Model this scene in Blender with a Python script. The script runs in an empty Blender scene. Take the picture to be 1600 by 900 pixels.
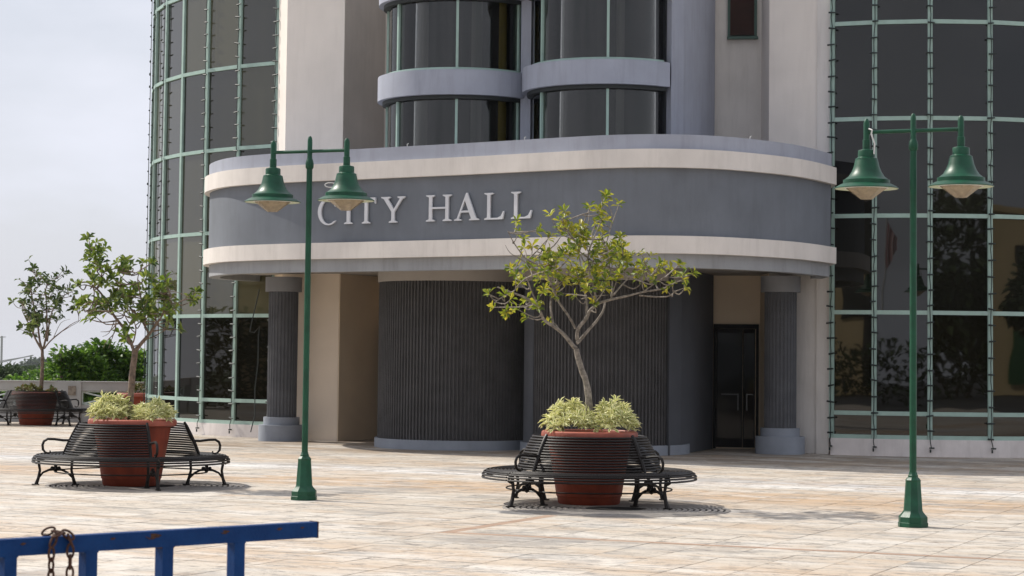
import bpy, math, random
from mathutils import Vector, Matrix, noise as mnoise
R = math.radians
C = bpy.context.scene.collection
scene = bpy.context.scene
rng = random.Random(7)

# ------------------------------------------------------------------ camera
F, PY0, ROLL, HC = 3360.0, 367.0, .0115, 2.0
PITCH = math.atan((558 - PY0) / F)
cam_d = bpy.data.cameras.new("camera")
cam = bpy.data.objects.new("camera", cam_d); C.objects.link(cam)
cam.location = (0, 0, HC)
cam.rotation_euler = (Matrix.Rotation(math.pi / 2 + PITCH, 3, 'X') @ Matrix.Rotation(ROLL, 3, 'Z')).to_euler()
cam_d.lens = F / 1600 * 36; cam_d.sensor_width = 36
cam_d.shift_y = -(450 - PY0) / 1600
cam_d.clip_start = .1; cam_d.clip_end = 6000
cam_d.dof.use_dof = True; cam_d.dof.focus_distance = 36; cam_d.dof.aperture_fstop = 7.0
scene.camera = cam

# ------------------------------------------------------------------ sky and sun
SUN_AZ, SUN_EL = 30.5, 44.5           # sun stands to the left and a little behind the building
sdir = Vector((-math.cos(R(SUN_AZ)) * math.cos(R(SUN_EL)), math.sin(R(SUN_AZ)) * math.cos(R(SUN_EL)), math.sin(R(SUN_EL))))
w = bpy.data.worlds.new("World"); scene.world = w; w.use_nodes = True
nt = w.node_tree; N = nt.nodes; L = nt.links
bg = N["Background"]
sky = N.new("ShaderNodeTexSky"); sky.sky_type = 'NISHITA'; sky.sun_disc = False
sky.sun_elevation = R(SUN_EL); sky.sun_rotation = R(-(90 - SUN_AZ)); sky.dust_density = 2.5; sky.air_density = 1.0; sky.ozone_density = 1.2
tc = N.new("ShaderNodeTexCoord"); sep = N.new("ShaderNodeSeparateXYZ"); comb = N.new("ShaderNodeCombineXYZ")
mx = N.new("ShaderNodeMath"); mx.operation = 'MAXIMUM'; mx.inputs[1].default_value = .02
L.new(tc.outputs["Generated"], sep.inputs[0]); L.new(sep.outputs[0], comb.inputs[0]); L.new(sep.outputs[1], comb.inputs[1])
L.new(sep.outputs[2], mx.inputs[0]); L.new(mx.outputs[0], comb.inputs[2]); L.new(comb.outputs[0], sky.inputs["Vector"])
mp = N.new("ShaderNodeMapping"); mp.inputs["Scale"].default_value = (5, 5, 14)
cn = N.new("ShaderNodeTexNoise"); cn.inputs["Scale"].default_value = 1.0; cn.inputs["Detail"].default_value = 6; cn.inputs["Roughness"].default_value = .5
cr = N.new("ShaderNodeMapRange"); cr.inputs[1].default_value = .42; cr.inputs[2].default_value = .62; cr.inputs[3].default_value = .74; cr.inputs[4].default_value = 1.0
mixc = N.new("ShaderNodeMix"); mixc.data_type = 'RGBA'
mixc.inputs[7].default_value = (9.5, 9.8, 10.9, 1)
L.new(comb.outputs[0], mp.inputs[0]); L.new(mp.outputs[0], cn.inputs["Vector"]); L.new(cn.outputs[0], cr.inputs[0])
L.new(cr.outputs[0], mixc.inputs[0]); L.new(sky.outputs[0], mixc.inputs[6]); L.new(mixc.outputs[2], bg.inputs[0])
bg.inputs[1].default_value = .088
sd = bpy.data.lights.new("sun", 'SUN'); so = bpy.data.objects.new("sun", sd); C.objects.link(so)
sd.energy = 5.0; sd.angle = R(.5); sd.color = (1, .945, .86)
so.rotation_euler = (-sdir).to_track_quat('-Z', 'Y').to_euler(); so.location = (-40, 30, 60)
scene.view_settings.view_transform = 'Standard'; scene.view_settings.look = 'None'
scene.view_settings.exposure = 0.0; scene.view_settings.gamma = 1.0
scene.render.engine = 'CYCLES'
scene.cycles.max_bounces = 6; scene.cycles.use_denoising = True

# ------------------------------------------------------------------ surveying helpers (measurements -> metres)
def ray(px, py):
    x = (px - 800) / F; y = (PY0 - py) / F; c, s = math.cos(ROLL), math.sin(ROLL)
    xr = c * x - s * y; yr = s * x + c * y
    return Vector((xr, math.cos(PITCH) - math.sin(PITCH) * yr, math.sin(PITCH) + math.cos(PITCH) * yr))
def atd(px, py, D):
    r = ray(px, py); return Vector((0, 0, HC)) + r * (D / r.y)
def atz(px, py, z=0.):
    r = ray(px, py); return Vector((0, 0, HC)) + r * ((z - HC) / r.z)

# ------------------------------------------------------------------ materials
def mat(name, col, rough=.7, noise=0., nscale=3., bump=0., bscale=60., metal=0., col2=None, ior=1.5, coat=0., nmap=(1, 1, 1), spec=None, streak=0.):
    m = bpy.data.materials.new(name); m.use_nodes = True
    nt = m.node_tree; N = nt.nodes; L = nt.links; b = N["Principled BSDF"]
    b.inputs["Base Color"].default_value = (*col, 1); b.inputs["Roughness"].default_value = rough
    b.inputs["Metallic"].default_value = metal; b.inputs["IOR"].default_value = ior
    b.inputs["Coat Weight"].default_value = coat
    if spec is not None: b.inputs["Specular IOR Level"].default_value = spec
    g = N.new("ShaderNodeNewGeometry"); mpn = N.new("ShaderNodeMapping"); mpn.inputs["Scale"].default_value = nmap
    L.new(g.outputs["Position"], mpn.inputs[0])
    if noise > 0 or col2:
        n = N.new("ShaderNodeTexNoise"); n.inputs["Scale"].default_value = nscale; n.inputs["Detail"].default_value = 7; n.inputs["Roughness"].default_value = .6
        L.new(mpn.outputs[0], n.inputs["Vector"])
        mx = N.new("ShaderNodeMix"); mx.data_type = 'RGBA'
        c2 = col2 if col2 else tuple(c * (1 - noise) for c in col)
        mx.inputs[6].default_value = (*col, 1); mx.inputs[7].default_value = (*c2, 1)
        mr = N.new("ShaderNodeMapRange"); mr.inputs[1].default_value = .35; mr.inputs[2].default_value = .65
        L.new(n.outputs[0], mr.inputs[0]); L.new(mr.outputs[0], mx.inputs[0]); L.new(mx.outputs[2], b.inputs["Base Color"])
    if streak > 0:
        src = b.inputs["Base Color"].links[0].from_socket
        m2 = N.new("ShaderNodeMapping"); m2.inputs["Scale"].default_value = (3.2, 3.2, .35); L.new(g.outputs["Position"], m2.inputs[0])
        n3 = N.new("ShaderNodeTexNoise"); n3.inputs["Scale"].default_value = 1.6; n3.inputs["Detail"].default_value = 8; n3.inputs["Roughness"].default_value = .7; L.new(m2.outputs[0], n3.inputs["Vector"])
        r3 = N.new("ShaderNodeMapRange"); r3.inputs[1].default_value = .48; r3.inputs[2].default_value = .72; r3.inputs[3].default_value = 0; r3.inputs[4].default_value = streak; L.new(n3.outputs[0], r3.inputs[0])
        x3 = N.new("ShaderNodeMix"); x3.data_type = 'RGBA'; L.new(r3.outputs[0], x3.inputs[0]); L.new(src, x3.inputs[6]); x3.inputs[7].default_value = (col[0] * .45, col[1] * .43, col[2] * .40, 1)
        L.new(x3.outputs[2], b.inputs["Base Color"])
    if bump > 0:
        n2 = N.new("ShaderNodeTexNoise"); n2.inputs["Scale"].default_value = bscale; n2.inputs["Detail"].default_value = 4
        L.new(g.outputs["Position"], n2.inputs["Vector"])
        bp = N.new("ShaderNodeBump"); bp.inputs["Strength"].default_value = bump; bp.inputs["Distance"].default_value = .02
        L.new(n2.outputs[0], bp.inputs["Height"]); L.new(bp.outputs[0], b.inputs["Normal"])
    return m

def leaf_mat(name, cols, trans=.35, rough=.45):
    m = bpy.data.materials.new(name); m.use_nodes = True
    nt = m.node_tree; N = nt.nodes; L = nt.links; b = N["Principled BSDF"]; out = N["Material Output"]
    g = N.new("ShaderNodeNewGeometry"); r = N.new("ShaderNodeValToRGB")
    e = r.color_ramp.elements
    while len(e) > 1: e.remove(e[-1])
    for i, c in enumerate(cols):
        k = e[0] if i == 0 else e.new(i / (len(cols) - 1)); k.position = i / (len(cols) - 1); k.color = (*c, 1)
    L.new(g.outputs["Random Per Island"], r.inputs[0]); L.new(r.outputs[0], b.inputs["Base Color"])
    b.inputs["Roughness"].default_value = rough
    t = N.new("ShaderNodeBsdfTranslucent"); L.new(r.outputs[0], t.inputs[0])
    mx = N.new("ShaderNodeMixShader"); mx.inputs[0].default_value = trans
    L.new(b.outputs[0], mx.inputs[1]); L.new(t.outputs[0], mx.inputs[2]); L.new(mx.outputs[0], out.inputs[0])
    return m

def glass_mat(name, tint, ior, rough=.015, wav=.02, wscale=1.2):
    m = bpy.data.materials.new(name); m.use_nodes = True
    nt = m.node_tree; N = nt.nodes; L = nt.links; b = N["Principled BSDF"]
    b.inputs["Roughness"].default_value = rough; b.inputs["IOR"].default_value = ior
    oi = N.new("ShaderNodeObjectInfo"); vx = N.new("ShaderNodeMix"); vx.data_type = 'RGBA'; L.new(oi.outputs["Random"], vx.inputs[0])
    vx.inputs[6].default_value = (tint[0] * .3, tint[1] * .3, tint[2] * .3, 1); vx.inputs[7].default_value = (tint[0] * 2, tint[1] * 1.9, tint[2] * 1.6, 1); L.new(vx.outputs[2], b.inputs["Base Color"])
    g = N.new("ShaderNodeNewGeometry"); n = N.new("ShaderNodeTexNoise"); n.inputs["Scale"].default_value = wscale; n.inputs["Detail"].default_value = 1
    L.new(g.outputs["Position"], n.inputs["Vector"])
    bp = N.new("ShaderNodeBump"); bp.inputs["Strength"].default_value = wav; bp.inputs["Distance"].default_value = .3
    L.new(n.outputs[0], bp.inputs["Height"]); L.new(bp.outputs[0], b.inputs["Normal"])
    return m

TA = R(24)     # the paving grid and the facade stand 24 degrees off the view axis
def paving_mat(name, joints=False, tint=None):
    m = bpy.data.materials.new(name); m.use_nodes = True
    nt = m.node_tree; N = nt.nodes; L = nt.links; b = N["Principled BSDF"]
    g = N.new("ShaderNodeNewGeometry"); rot = N.new("ShaderNodeMapping"); rot.inputs["Rotation"].default_value = (0, 0, TA)
    L.new(g.outputs["Position"], rot.inputs[0])
    at = N.new("ShaderNodeAttribute"); at.attribute_name = "tid"
    oi = N.new("ShaderNodeObjectInfo")
    add = N.new("ShaderNodeMath"); add.operation = 'ADD'; L.new(at.outputs["Fac"], add.inputs[0]); L.new(oi.outputs["Random"], add.inputs[1])
    fr = N.new("ShaderNodeMath"); fr.operation = 'FRACT'; L.new(add.outputs[0], fr.inputs[0])
    def nz(scale, detail, sc, wmul=0., rough=.55):
        mp = N.new("ShaderNodeMapping"); mp.inputs["Scale"].default_value = sc; L.new(rot.outputs[0], mp.inputs[0])
        n = N.new("ShaderNodeTexNoise"); n.noise_dimensions = '4D'; n.inputs["Scale"].default_value = scale; n.inputs["Detail"].default_value = detail; n.inputs["Roughness"].default_value = rough
        L.new(mp.outputs[0], n.inputs["Vector"])
        if wmul:
            k = N.new("ShaderNodeMath"); k.operation = 'MULTIPLY'; k.inputs[1].default_value = wmul; L.new(fr.outputs[0], k.inputs[0]); L.new(k.outputs[0], n.inputs["W"])
        return n.outputs[0]
    def rngn(src, a, b_, lo=0., hi=1.):
        r = N.new("ShaderNodeMapRange"); r.inputs[1].default_value = a; r.inputs[2].default_value = b_; r.inputs[3].default_value = lo; r.inputs[4].default_value = hi
        L.new(src, r.inputs[0]); return r.outputs[0]
    def mixc(f, a, c):
        x = N.new("ShaderNodeMix"); x.data_type = 'RGBA'; L.new(f, x.inputs[0])
        if isinstance(a, tuple): x.inputs[6].default_value = (*a, 1)
        else: L.new(a, x.inputs[6])
        if isinstance(c, tuple): x.inputs[7].default_value = (*c, 1)
        else: L.new(c, x.inputs[7])
        return x.outputs[2]
    if tint: c0 = mixc(rngn(nz(2, 4, (1, 1, 1), 3), .3, .7), tint, tuple(t * .8 for t in tint))
    else:
        c0 = mixc(rngn(fr.outputs[0], 0, 1), (.54, .48, .40), (.50, .44, .365))
        c0 = mixc(rngn(nz(1.0, 4, (.10, .40, 1)), .50, .62, 0, .6), c0, (.47, .34, .225))     # broad tan areas
        sp_ = N.new("ShaderNodeSeparateXYZ"); L.new(rot.outputs[0], sp_.inputs[0])
        wob = N.new("ShaderNodeMath"); wob.operation = 'MULTIPLY_ADD'; L.new(nz(.5, 6, (.25, .7, 1), 0, .65), wob.inputs[0]); wob.inputs[1].default_value = 3.2; L.new(sp_.outputs[1], wob.inputs[2])
        def course(v0, hw, soft, colr, amt):
            k = N.new("ShaderNodeMath"); k.operation = 'SUBTRACT'; L.new(wob.outputs[0], k.inputs[0]); k.inputs[1].default_value = v0 + 1.6
            a_ = N.new("ShaderNodeMath"); a_.operation = 'ABSOLUTE'; L.new(k.outputs[0], a_.inputs[0])
            return mixc(rngn(a_.outputs[0], hw + soft, hw, 0, amt), c0, colr)
        c0 = course(30.2, .7, .9, (.47, .32, .19), .85)      # courses laid in tan stone
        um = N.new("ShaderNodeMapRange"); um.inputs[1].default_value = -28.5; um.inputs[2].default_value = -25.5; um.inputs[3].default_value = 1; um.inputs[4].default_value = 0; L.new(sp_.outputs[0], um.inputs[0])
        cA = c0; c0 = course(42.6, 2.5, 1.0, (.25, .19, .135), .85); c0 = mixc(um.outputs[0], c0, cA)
        c0 = course(33.4, .25, .8, (.70, .69, .67), .8)
        c0 = course(34.2, .15, .5, (.40, .40, .41), .6)
        c0 = course(19.5, .4, .9, (.52, .39, .27), .5)
        c0 = mixc(rngn(nz(1.3, 7, (.50, 1.3, 1), .8, .65), .48, .62, 0, .65), c0, (.46, .345, .24))
        c0 = mixc(rngn(nz(1.0, 8, (.45, 1.3, 1), .5, .68), .48, .60, 0, .7), c0, (.64, .605, .55))
        c0 = mixc(rngn(nz(1.6, 9, (.55, 1.5, 1), 1.0, .80), .52, .60, 0, .7), c0, (.26, .25, .235))   # grey veins
        c0 = mixc(rngn(nz(4.0, 9, (.45, 1.3, 1), 5., .90), .535, .575, 0, .9), c0, (.12, .10, .085))    # pits and dark threads
        c0 = mixc(rngn(nz(11., 6, (.9, 1.1, 1), 5., .75), .55, .64, 0, .6), c0, (.20, .18, .155))       # fine pitting
        c0 = mixc(rngn(nz(.40, 9, (.7, 1.0, 1), 0, .75), .53, .62, 0, .6), c0, (.23, .215, .20))        # walked-in dirt
    if joints:
        bk = N.new("ShaderNodeTexBrick"); bk.offset = 0; bk.inputs["Scale"].default_value = 1; bk.inputs["Mortar Size"].default_value = .005
        bk.inputs["Brick Width"].default_value = .606; bk.inputs["Row Height"].default_value = .606
        L.new(rot.outputs[0], bk.inputs["Vector"]); c0 = mixc(bk.outputs["Fac"], c0, (.15, .13, .11))
    L.new(c0, b.inputs["Base Color"]); b.inputs["Roughness"].default_value = .62
    bp = N.new("ShaderNodeBump"); bp.inputs["Strength"].default_value = .25; bp.inputs["Distance"].default_value = .01
    L.new(nz(14, 5, (.7, 2, 1), 8), bp.inputs["Height"]); L.new(bp.outputs[0], b.inputs["Normal"])
    return m

M = dict(
    band=mat("band_paint", (.70, .655, .61), .8, .12, 1.2, .08, 30, streak=.22),
    blue=mat("blue_grey_paint", (.150, .166, .192), .75, .18, .9, .10, 25, streak=.22),
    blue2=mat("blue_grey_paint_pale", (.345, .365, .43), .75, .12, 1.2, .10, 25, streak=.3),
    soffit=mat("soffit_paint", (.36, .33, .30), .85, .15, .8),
    fascia=mat("fascia_paint", (.30, .31, .325), .8, .14, 1.0, .08, 30, streak=.4),
    wall=mat("stucco_wall", (.80, .74, .675), .85, .10, .7, .15, 40, streak=.12),
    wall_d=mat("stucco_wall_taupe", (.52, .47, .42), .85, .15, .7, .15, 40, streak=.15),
    cream=mat("cream_stucco", (.82, .68, .51), .85, .12, .6, .15, 40),
    pil=mat("pilaster_paint", (.74, .70, .66), .8, .10, 1, .1, 30, streak=.3),
    sill=mat("sill_paint", (.72, .67, .65), .8, .18, 1.5, .1, 30, streak=.25),
    drum=mat("charcoal_render", (.085, .082, .083), .9, .25, 2.5, .9, 28),
    column=mat("column_render", (.105, .108, .118), .9, .25, 3, .8, 40),
    colbase=mat("column_base_paint", (.26, .285, .33), .75, .18, 2, .1, 30),
    cap=mat("capital_paint", (.23, .235, .25), .8, .12, 2, .1, 30),
    mull=mat("mint_aluminium", (.33, .46, .405), .45, .14, 4),
    gasket=mat("dark_gasket", (.02, .025, .025), .6),
    core=mat("dark_interior", (.012, .011, .010), .9),
    glassL=glass_mat("tinted_glass", (.034, .034, .022), 1.72, wav=.006, wscale=.7),
    glassR=glass_mat("tinted_glass_clear", (.006, .006, .005), 1.53, wav=.008, wscale=.8), glassE=glass_mat('clear_dark_glass_front', (.005, .0045, .003), 1.56, wav=.008, wscale=.8), glassD=glass_mat('clear_dark_glass', (.005, .0045, .003), 1.42, wav=.008, wscale=.8), curtain=mat('yellow_curtain', (.60, .46, .06), .9, .3, 9, nmap=(1, 1, .05)), blind=mat('grey_blind', (.20, .20, .19), .9, .5, 6, nmap=(1, 1, .03)),
    glassB=None,
    door=glass_mat("door_glass", (.004, .004, .004), 1.25, rough=.05),
    bronze=mat("dark_bronze", (.006, .005, .0045), .8),
    steel=mat("brushed_steel", (.10, .10, .10), .45, metal=1),
    flank_low=mat('dark_slate_with_shade', (.080, .085, .098), .8, .15, 1.5, .1, 30), letter=mat("silver_letters", (.62, .63, .66), .5, .08, 6),
    green=mat("green_enamel", (.006, .074, .036), .42, .35, 7, .05, 50, spec=.35),
    cone=mat("lamp_diffuser", (.55, .47, .38), .2, .2, 14),
    shade_in=mat("lamp_shade_lining", (.45, .50, .36), .6),
    terra=mat("terracotta", (.30, .052, .022), .62, .35, 4, .15, 30, spec=.3, streak=.5),
    terra_rim=mat("terracotta_rim", (.38, .092, .055), .55, .3, 5, .1, 30),
    soil=mat("soil", (.05, .035, .025), .95, .4, 12, .8, 40),
    iron=mat("black_iron", (.013, .0095, .0078), .45, .4, 8, .1, 60, spec=.28),
    grate=mat("cast_iron_grate", (.33, .30, .27), .7, .3, 8, .2, 60),
    pit=mat("grate_pit", (.008, .007, .006), .95),
    bark=mat("grey_bark", (.33, .29, .25), .85, 0, 18, .7, 60, col2=(.13, .11, .09)),
    bark2=mat("brown_bark", (.24, .17, .125), .85, 0, 14, .7, 50, col2=(.09, .065, .05)),
    leafR=leaf_mat("yellow_green_leaves", [(.08, .13, .018), (.20, .26, .02), (.34, .38, .03), (.46, .40, .04), (.08, .12, .02)], .5),
    leafL=leaf_mat("mid_green_leaves", [(.035, .07, .014), (.09, .15, .018), (.17, .24, .022), (.26, .31, .06), (.05, .08, .02)], .45),
    leafF=leaf_mat("dull_green_leaves", [(.03, .055, .02), (.08, .12, .03), (.15, .19, .05)], .45),
    vari=leaf_mat("variegated_leaves", [(.80, .76, .38), (.46, .50, .09), (.82, .80, .55), (.64, .64, .18), (.20, .27, .05)], .3),
    succ=leaf_mat("planter_weeds", [(.08, .11, .02), (.16, .19, .03), (.22, .12, .05)], .25),
    bush=leaf_mat("big_glossy_leaves", [(.03, .07, .012), (.07, .15, .018), (.12, .24, .025), (.20, .32, .04)], .4, .5),
    far=leaf_mat("distant_leaves", [(.04, .065, .03), (.085, .12, .05)], .2, .8),
    fence=mat("balustrade_paint", (.45, .44, .425), .85, .15, 2),
    rail=mat("mint_rail_paint", (.72, .80, .76), .6),
    wire=mat("dark_green_wire", (.012, .02, .018), .6),
    bulb=mat("bulb_clip", (.10, .12, .13), .4),
    bluep=mat("blue_barrier_paint", (.002, .028, .115), .6, 0, 7, .2, 60, col2=(.004, .04, .15), spec=.15),
    rust=mat("rusty_iron", (.075, .028, .014), .85, .5, 40, .4, 90),
    asphalt=mat("asphalt", (.05, .05, .052), .9, .2, 3),
    grass=mat("hillside_green", (.05, .08, .025), .95, .4, .05),
    opp=mat("opposite_cream", (.80, .62, .34), .85, .12, .5),
    oppd=mat("opposite_dark", (.03, .028, .025), .6),
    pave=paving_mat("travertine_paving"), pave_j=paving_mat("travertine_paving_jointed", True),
    strip=paving_mat("tan_border_stone", tint=(.40, .27, .19)),
    joint=mat("paving_joint", (.09, .075, .065), .95, .3, 6),
    white=mat("white_cable", (.6, .6, .58), .6),
)

def see_glass():
    m = bpy.data.materials.new("curved_tinted_glass"); m.use_nodes = True
    nt = m.node_tree; N = nt.nodes; L = nt.links; N.remove(N["Principled BSDF"])
    t = N.new("ShaderNodeBsdfTransparent"); t.inputs[0].default_value = (.68, .68, .66, 1); g = N.new("ShaderNodeBsdfGlossy"); g.inputs["Roughness"].default_value = .02
    f = N.new("ShaderNodeFresnel"); f.inputs[0].default_value = 1.55; mx = N.new("ShaderNodeMixShader")
    L.new(f.outputs[0], mx.inputs[0]); L.new(t.outputs[0], mx.inputs[1]); L.new(g.outputs[0], mx.inputs[2]); L.new(mx.outputs[0], N["Material Output"].inputs[0])
    return m
M['glassB'] = see_glass()
def lens():
    m = mat("lamp_lens", (.50, .41, .30), .15, .3, 16); nt = m.node_tree; N = nt.nodes; L = nt.links
    t = N.new("ShaderNodeBsdfTransparent"); t.inputs[0].default_value = (.85, .78, .66, 1); mx = N.new("ShaderNodeMixShader"); mx.inputs[0].default_value = .42
    L.new(N["Principled BSDF"].outputs[0], mx.inputs[1]); L.new(t.outputs[0], mx.inputs[2]); L.new(mx.outputs[0], N["Material Output"].inputs[0]); return m
M['cone'] = lens()
def vari():
    m = leaf_mat("variegated_leaves", [(.30, .38, .05), (.42, .46, .08), (.16, .24, .04), (.52, .52, .14)], .3); nt = m.node_tree; N = nt.nodes; L = nt.links
    at = N.new("ShaderNodeAttribute"); at.attribute_name = "leaf_edge"; mr = N.new("ShaderNodeMapRange"); mr.inputs[1].default_value = .35; mr.inputs[2].default_value = .75
    mx = N.new("ShaderNodeMix"); mx.data_type = 'RGBA'; mx.inputs[7].default_value = (.86, .82, .46, 1)
    L.new(at.outputs["Fac"], mr.inputs[0]); L.new(mr.outputs[0], mx.inputs[0]); L.new(N["Color Ramp"].outputs[0], mx.inputs[6])
    L.new(mx.outputs[2], N["Principled BSDF"].inputs["Base Color"]); L.new(mx.outputs[2], N["Translucent BSDF"].inputs[0]); return m
M['vari'] = vari()

# ------------------------------------------------------------------ mesh builder
class MB:
    def __init__(s): s.v = []; s.f = []
    def add(s, vs, fs):
        o = len(s.v); s.v += [tuple(v) for v in vs]; s.f += [tuple(i + o for i in f) for f in fs]; return s
    def box(s, c, d, rz=0., mtx=None):
        x, y, z = d[0] / 2, d[1] / 2, d[2] / 2; m = mtx or Matrix.Rotation(rz, 3, 'Z'); c = Vector(c)
        vs = [c + m @ Vector((i * x, j * y, k * z)) for k in (-1, 1) for j in (-1, 1) for i in (-1, 1)]
        return s.add(vs, [(0, 2, 3, 1), (4, 5, 7, 6), (0, 1, 5, 4), (2, 6, 7, 3), (0, 4, 6, 2), (1, 3, 7, 5)])
    def beam(s, a, b, wd, h):
        a = Vector(a); b = Vector(b); d = (b - a); ln = d.length; q = d.to_track_quat('X', 'Z').to_matrix()
        return s.box((a + b) / 2, (ln, wd, h), mtx=q)
    def tube(s, pts, rad, n=6, caps=True, closed=False):
        pts = [Vector(p) for p in pts]; k = len(pts)
        if not hasattr(rad, '__len__'): rad = [rad] * k
        vs = []; nrm = None
        for i, p in enumerate(pts):
            if closed: t = pts[(i + 1) % k] - pts[i - 1]
            else: t = pts[min(i + 1, k - 1)] - pts[max(i - 1, 0)]
            if t.length < 1e-9: t = Vector((0, 0, 1))
            t.normalize()
            if nrm is None:
                nrm = t.cross(Vector((0, 0, 1)))
                if nrm.length < .1: nrm = t.cross(Vector((1, 0, 0)))
            nrm = (nrm - t * nrm.dot(t)).normalized(); bn = t.cross(nrm)
            for j in range(n):
                a = 2 * math.pi * j / n; vs.append(p + (nrm * math.cos(a) + bn * math.sin(a)) * rad[i])
        fs = []
        for i in range(k if closed else k - 1):
            i2 = (i + 1) % k
            for j in range(n):
                j2 = (j + 1) % n; fs.append((i * n + j, i2 * n + j, i2 * n + j2, i * n + j2))
        if caps and not closed:
            fs.append(tuple(range(n))); fs.append(tuple((k - 1) * n + j for j in reversed(range(n))))
        return s.add(vs, fs)
    def lathe(s, prof, c=(0, 0, 0), n=32, a0=0., a1=2 * math.pi):
        full = abs(a1 - a0 - 2 * math.pi) < 1e-6; m = n if full else n + 1
        vs = []; c = Vector(c)
        for r, z in prof:
            for j in range(m):
                a = a0 + (a1 - a0) * j / n; vs.append(c + Vector((r * math.cos(a), r * math.sin(a), z)))
        fs = []
        for i in range(len(prof) - 1):
            for j in range(n):
                j2 = (j + 1) % m; fs.append((i * m + j, i * m + j2, (i + 1) * m + j2, (i + 1) * m + j))
        return s.add(vs, fs)
    def prism(s, poly, z0, z1):
        n = len(poly); vs = [(x, y, z0) for x, y in poly] + [(x, y, z1) for x, y in poly]
        fs = [(i, (i + 1) % n, n + (i + 1) % n, n + i) for i in range(n)] + [tuple(reversed(range(n))), tuple(range(n, 2 * n))]
        return s.add(vs, fs)
    def strip_wall(s, line, z0, z1, th):
        """a solid wall following an open plan line, th thick to its left-hand (inner) side"""
        inner = offset_line(line, th); return s.prism(list(line) + list(reversed(inner)), z0, z1)
    def leaf(s, p, d, up, ln, wd, fold=.25):
        d = d.normalized(); sd_ = d.cross(up)
        if sd_.length < 1e-3: sd_ = d.cross(Vector((1, .3, 0)))
        sd_.normalize(); nn = sd_.cross(d)
        m0 = p + d * ln * .30; m1 = p + d * ln * .64; h = wd / 2; z = nn * wd * fold
        return s.add([p, m0 + sd_ * h * .55 + z * .6, m1 + sd_ * h + z, p + d * ln - nn * ln * .10, m1 - sd_ * h + z, m0 - sd_ * h * .55 + z * .6, m1 - nn * ln * .02],
                     [(0, 6, 1), (1, 6, 2), (2, 6, 3), (3, 6, 4), (4, 6, 5), (5, 6, 0)])
    def mesh(s, name, m, smooth=True, angle=40):
        me = bpy.data.meshes.new(name); me.from_pydata(s.v, [], s.f)
        if m: me.materials.append(m)
        import bmesh
        bm = bmesh.new(); bm.from_mesh(me); bmesh.ops.recalc_face_normals(bm, faces=bm.faces) if len(s.f) < 60000 and smooth is not None else None
        bm.to_mesh(me); bm.free()
        if smooth:
            me.polygons.foreach_set("use_smooth", [True] * len(me.polygons)); me.set_sharp_from_angle(angle=R(angle))
        me.update(); return me
    def build(s, name, m, parent=None, off=None, **kw):
        if off is not None: s.v = [(x - off[0], y - off[1], z - off[2]) for x, y, z in s.v]
        o = bpy.data.objects.new(name, s.mesh(name, m, **kw)); C.objects.link(o)
        if parent: o.parent = parent
        return o
def offset_line(line, th):
    out = []
    for i, p in enumerate(line):
        a = Vector(line[max(i - 1, 0)]); b = Vector(line[min(i + 1, len(line) - 1)]); t = (b - a).normalized()
        nrm = Vector((-t.y, t.x)); out.append(tuple(Vector(p) + nrm * th))
    return out
def tag(o, label, cat, group=None, kind=None):
    if label: o['label'] = label
    if cat: o['category'] = cat
    if group: o['group'] = group
    if kind: o['kind'] = kind
    return o
def thing(name, label, cat, loc=(0, 0, 0), rz=0., group=None):
    o = bpy.data.objects.new(name, None); C.objects.link(o); o.location = loc; o.rotation_euler = (0, 0, rz); o.empty_display_size = .2
    return tag(o, label, cat, group)
def struct(name, mb, m, **kw):
    o = mb.build(name, m, **kw); o['kind'] = 'structure'; return o
def link(name, me, parent, loc=(0, 0, 0), rz=0.):
    o = bpy.data.objects.new(name, me); C.objects.link(o); o.parent = parent; o.location = loc; o.rotation_euler = (0, 0, rz); return o
def kids(o): return [x for x in list(C.objects) if x.parent == o]
def copy_tree(o, parent=None):
    c = o.copy(); C.objects.link(c); c.parent = parent
    for ch in kids(o): copy_tree(ch, c)
    return c
def catmull(P, n=6):
    out = []
    for i in range(len(P) - 1):
        p0 = P[max(i - 1, 0)]; p1 = P[i]; p2 = P[i + 1]; p3 = P[min(i + 2, len(P) - 1)]
        for k in range(n):
            t = k / n
            out.append(tuple(.5 * (2 * b + (-a + c) * t + (2 * a - 5 * b + 4 * c - d) * t * t + (-a + 3 * b - 3 * c + d) * t ** 3) for a, b, c, d in zip(p0, p1, p2, p3)))
    out.append(tuple(P[-1])); return out

# ------------------------------------------------------------------ ground
struct("street", MB().add([(-220, -160, -.06), (220, -160, -.06), (220, 62.3, -.06), (-220, 62.3, -.06)], [(0, 1, 2, 3)]), M['asphalt'])
plaza = struct("plaza_floor", MB().prism([(-45, 4), (40, 4), (40, 62.2), (-45, 62.2)], -.5, -.022), M['pave_j'])
hill = MB()
hx = [-1500, -700, -300, -120, -60, 0, 60, 300, 1500]; hy = [62.35, 80, 120, 250, 600, 1500, 2400]; hzs = [-5, -6, -9, -14, -20, -28, -28]
hv = [(x, y, z) for y, z in zip(hy, hzs) for x in hx]; nh = len(hx)
hill.add(hv, [(r * nh + c, r * nh + c + 1, (r + 1) * nh + c + 1, (r + 1) * nh + c) for r in range(len(hy) - 1) for c in range(nh - 1)])
struct("hillside", hill, M['grass'])

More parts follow.
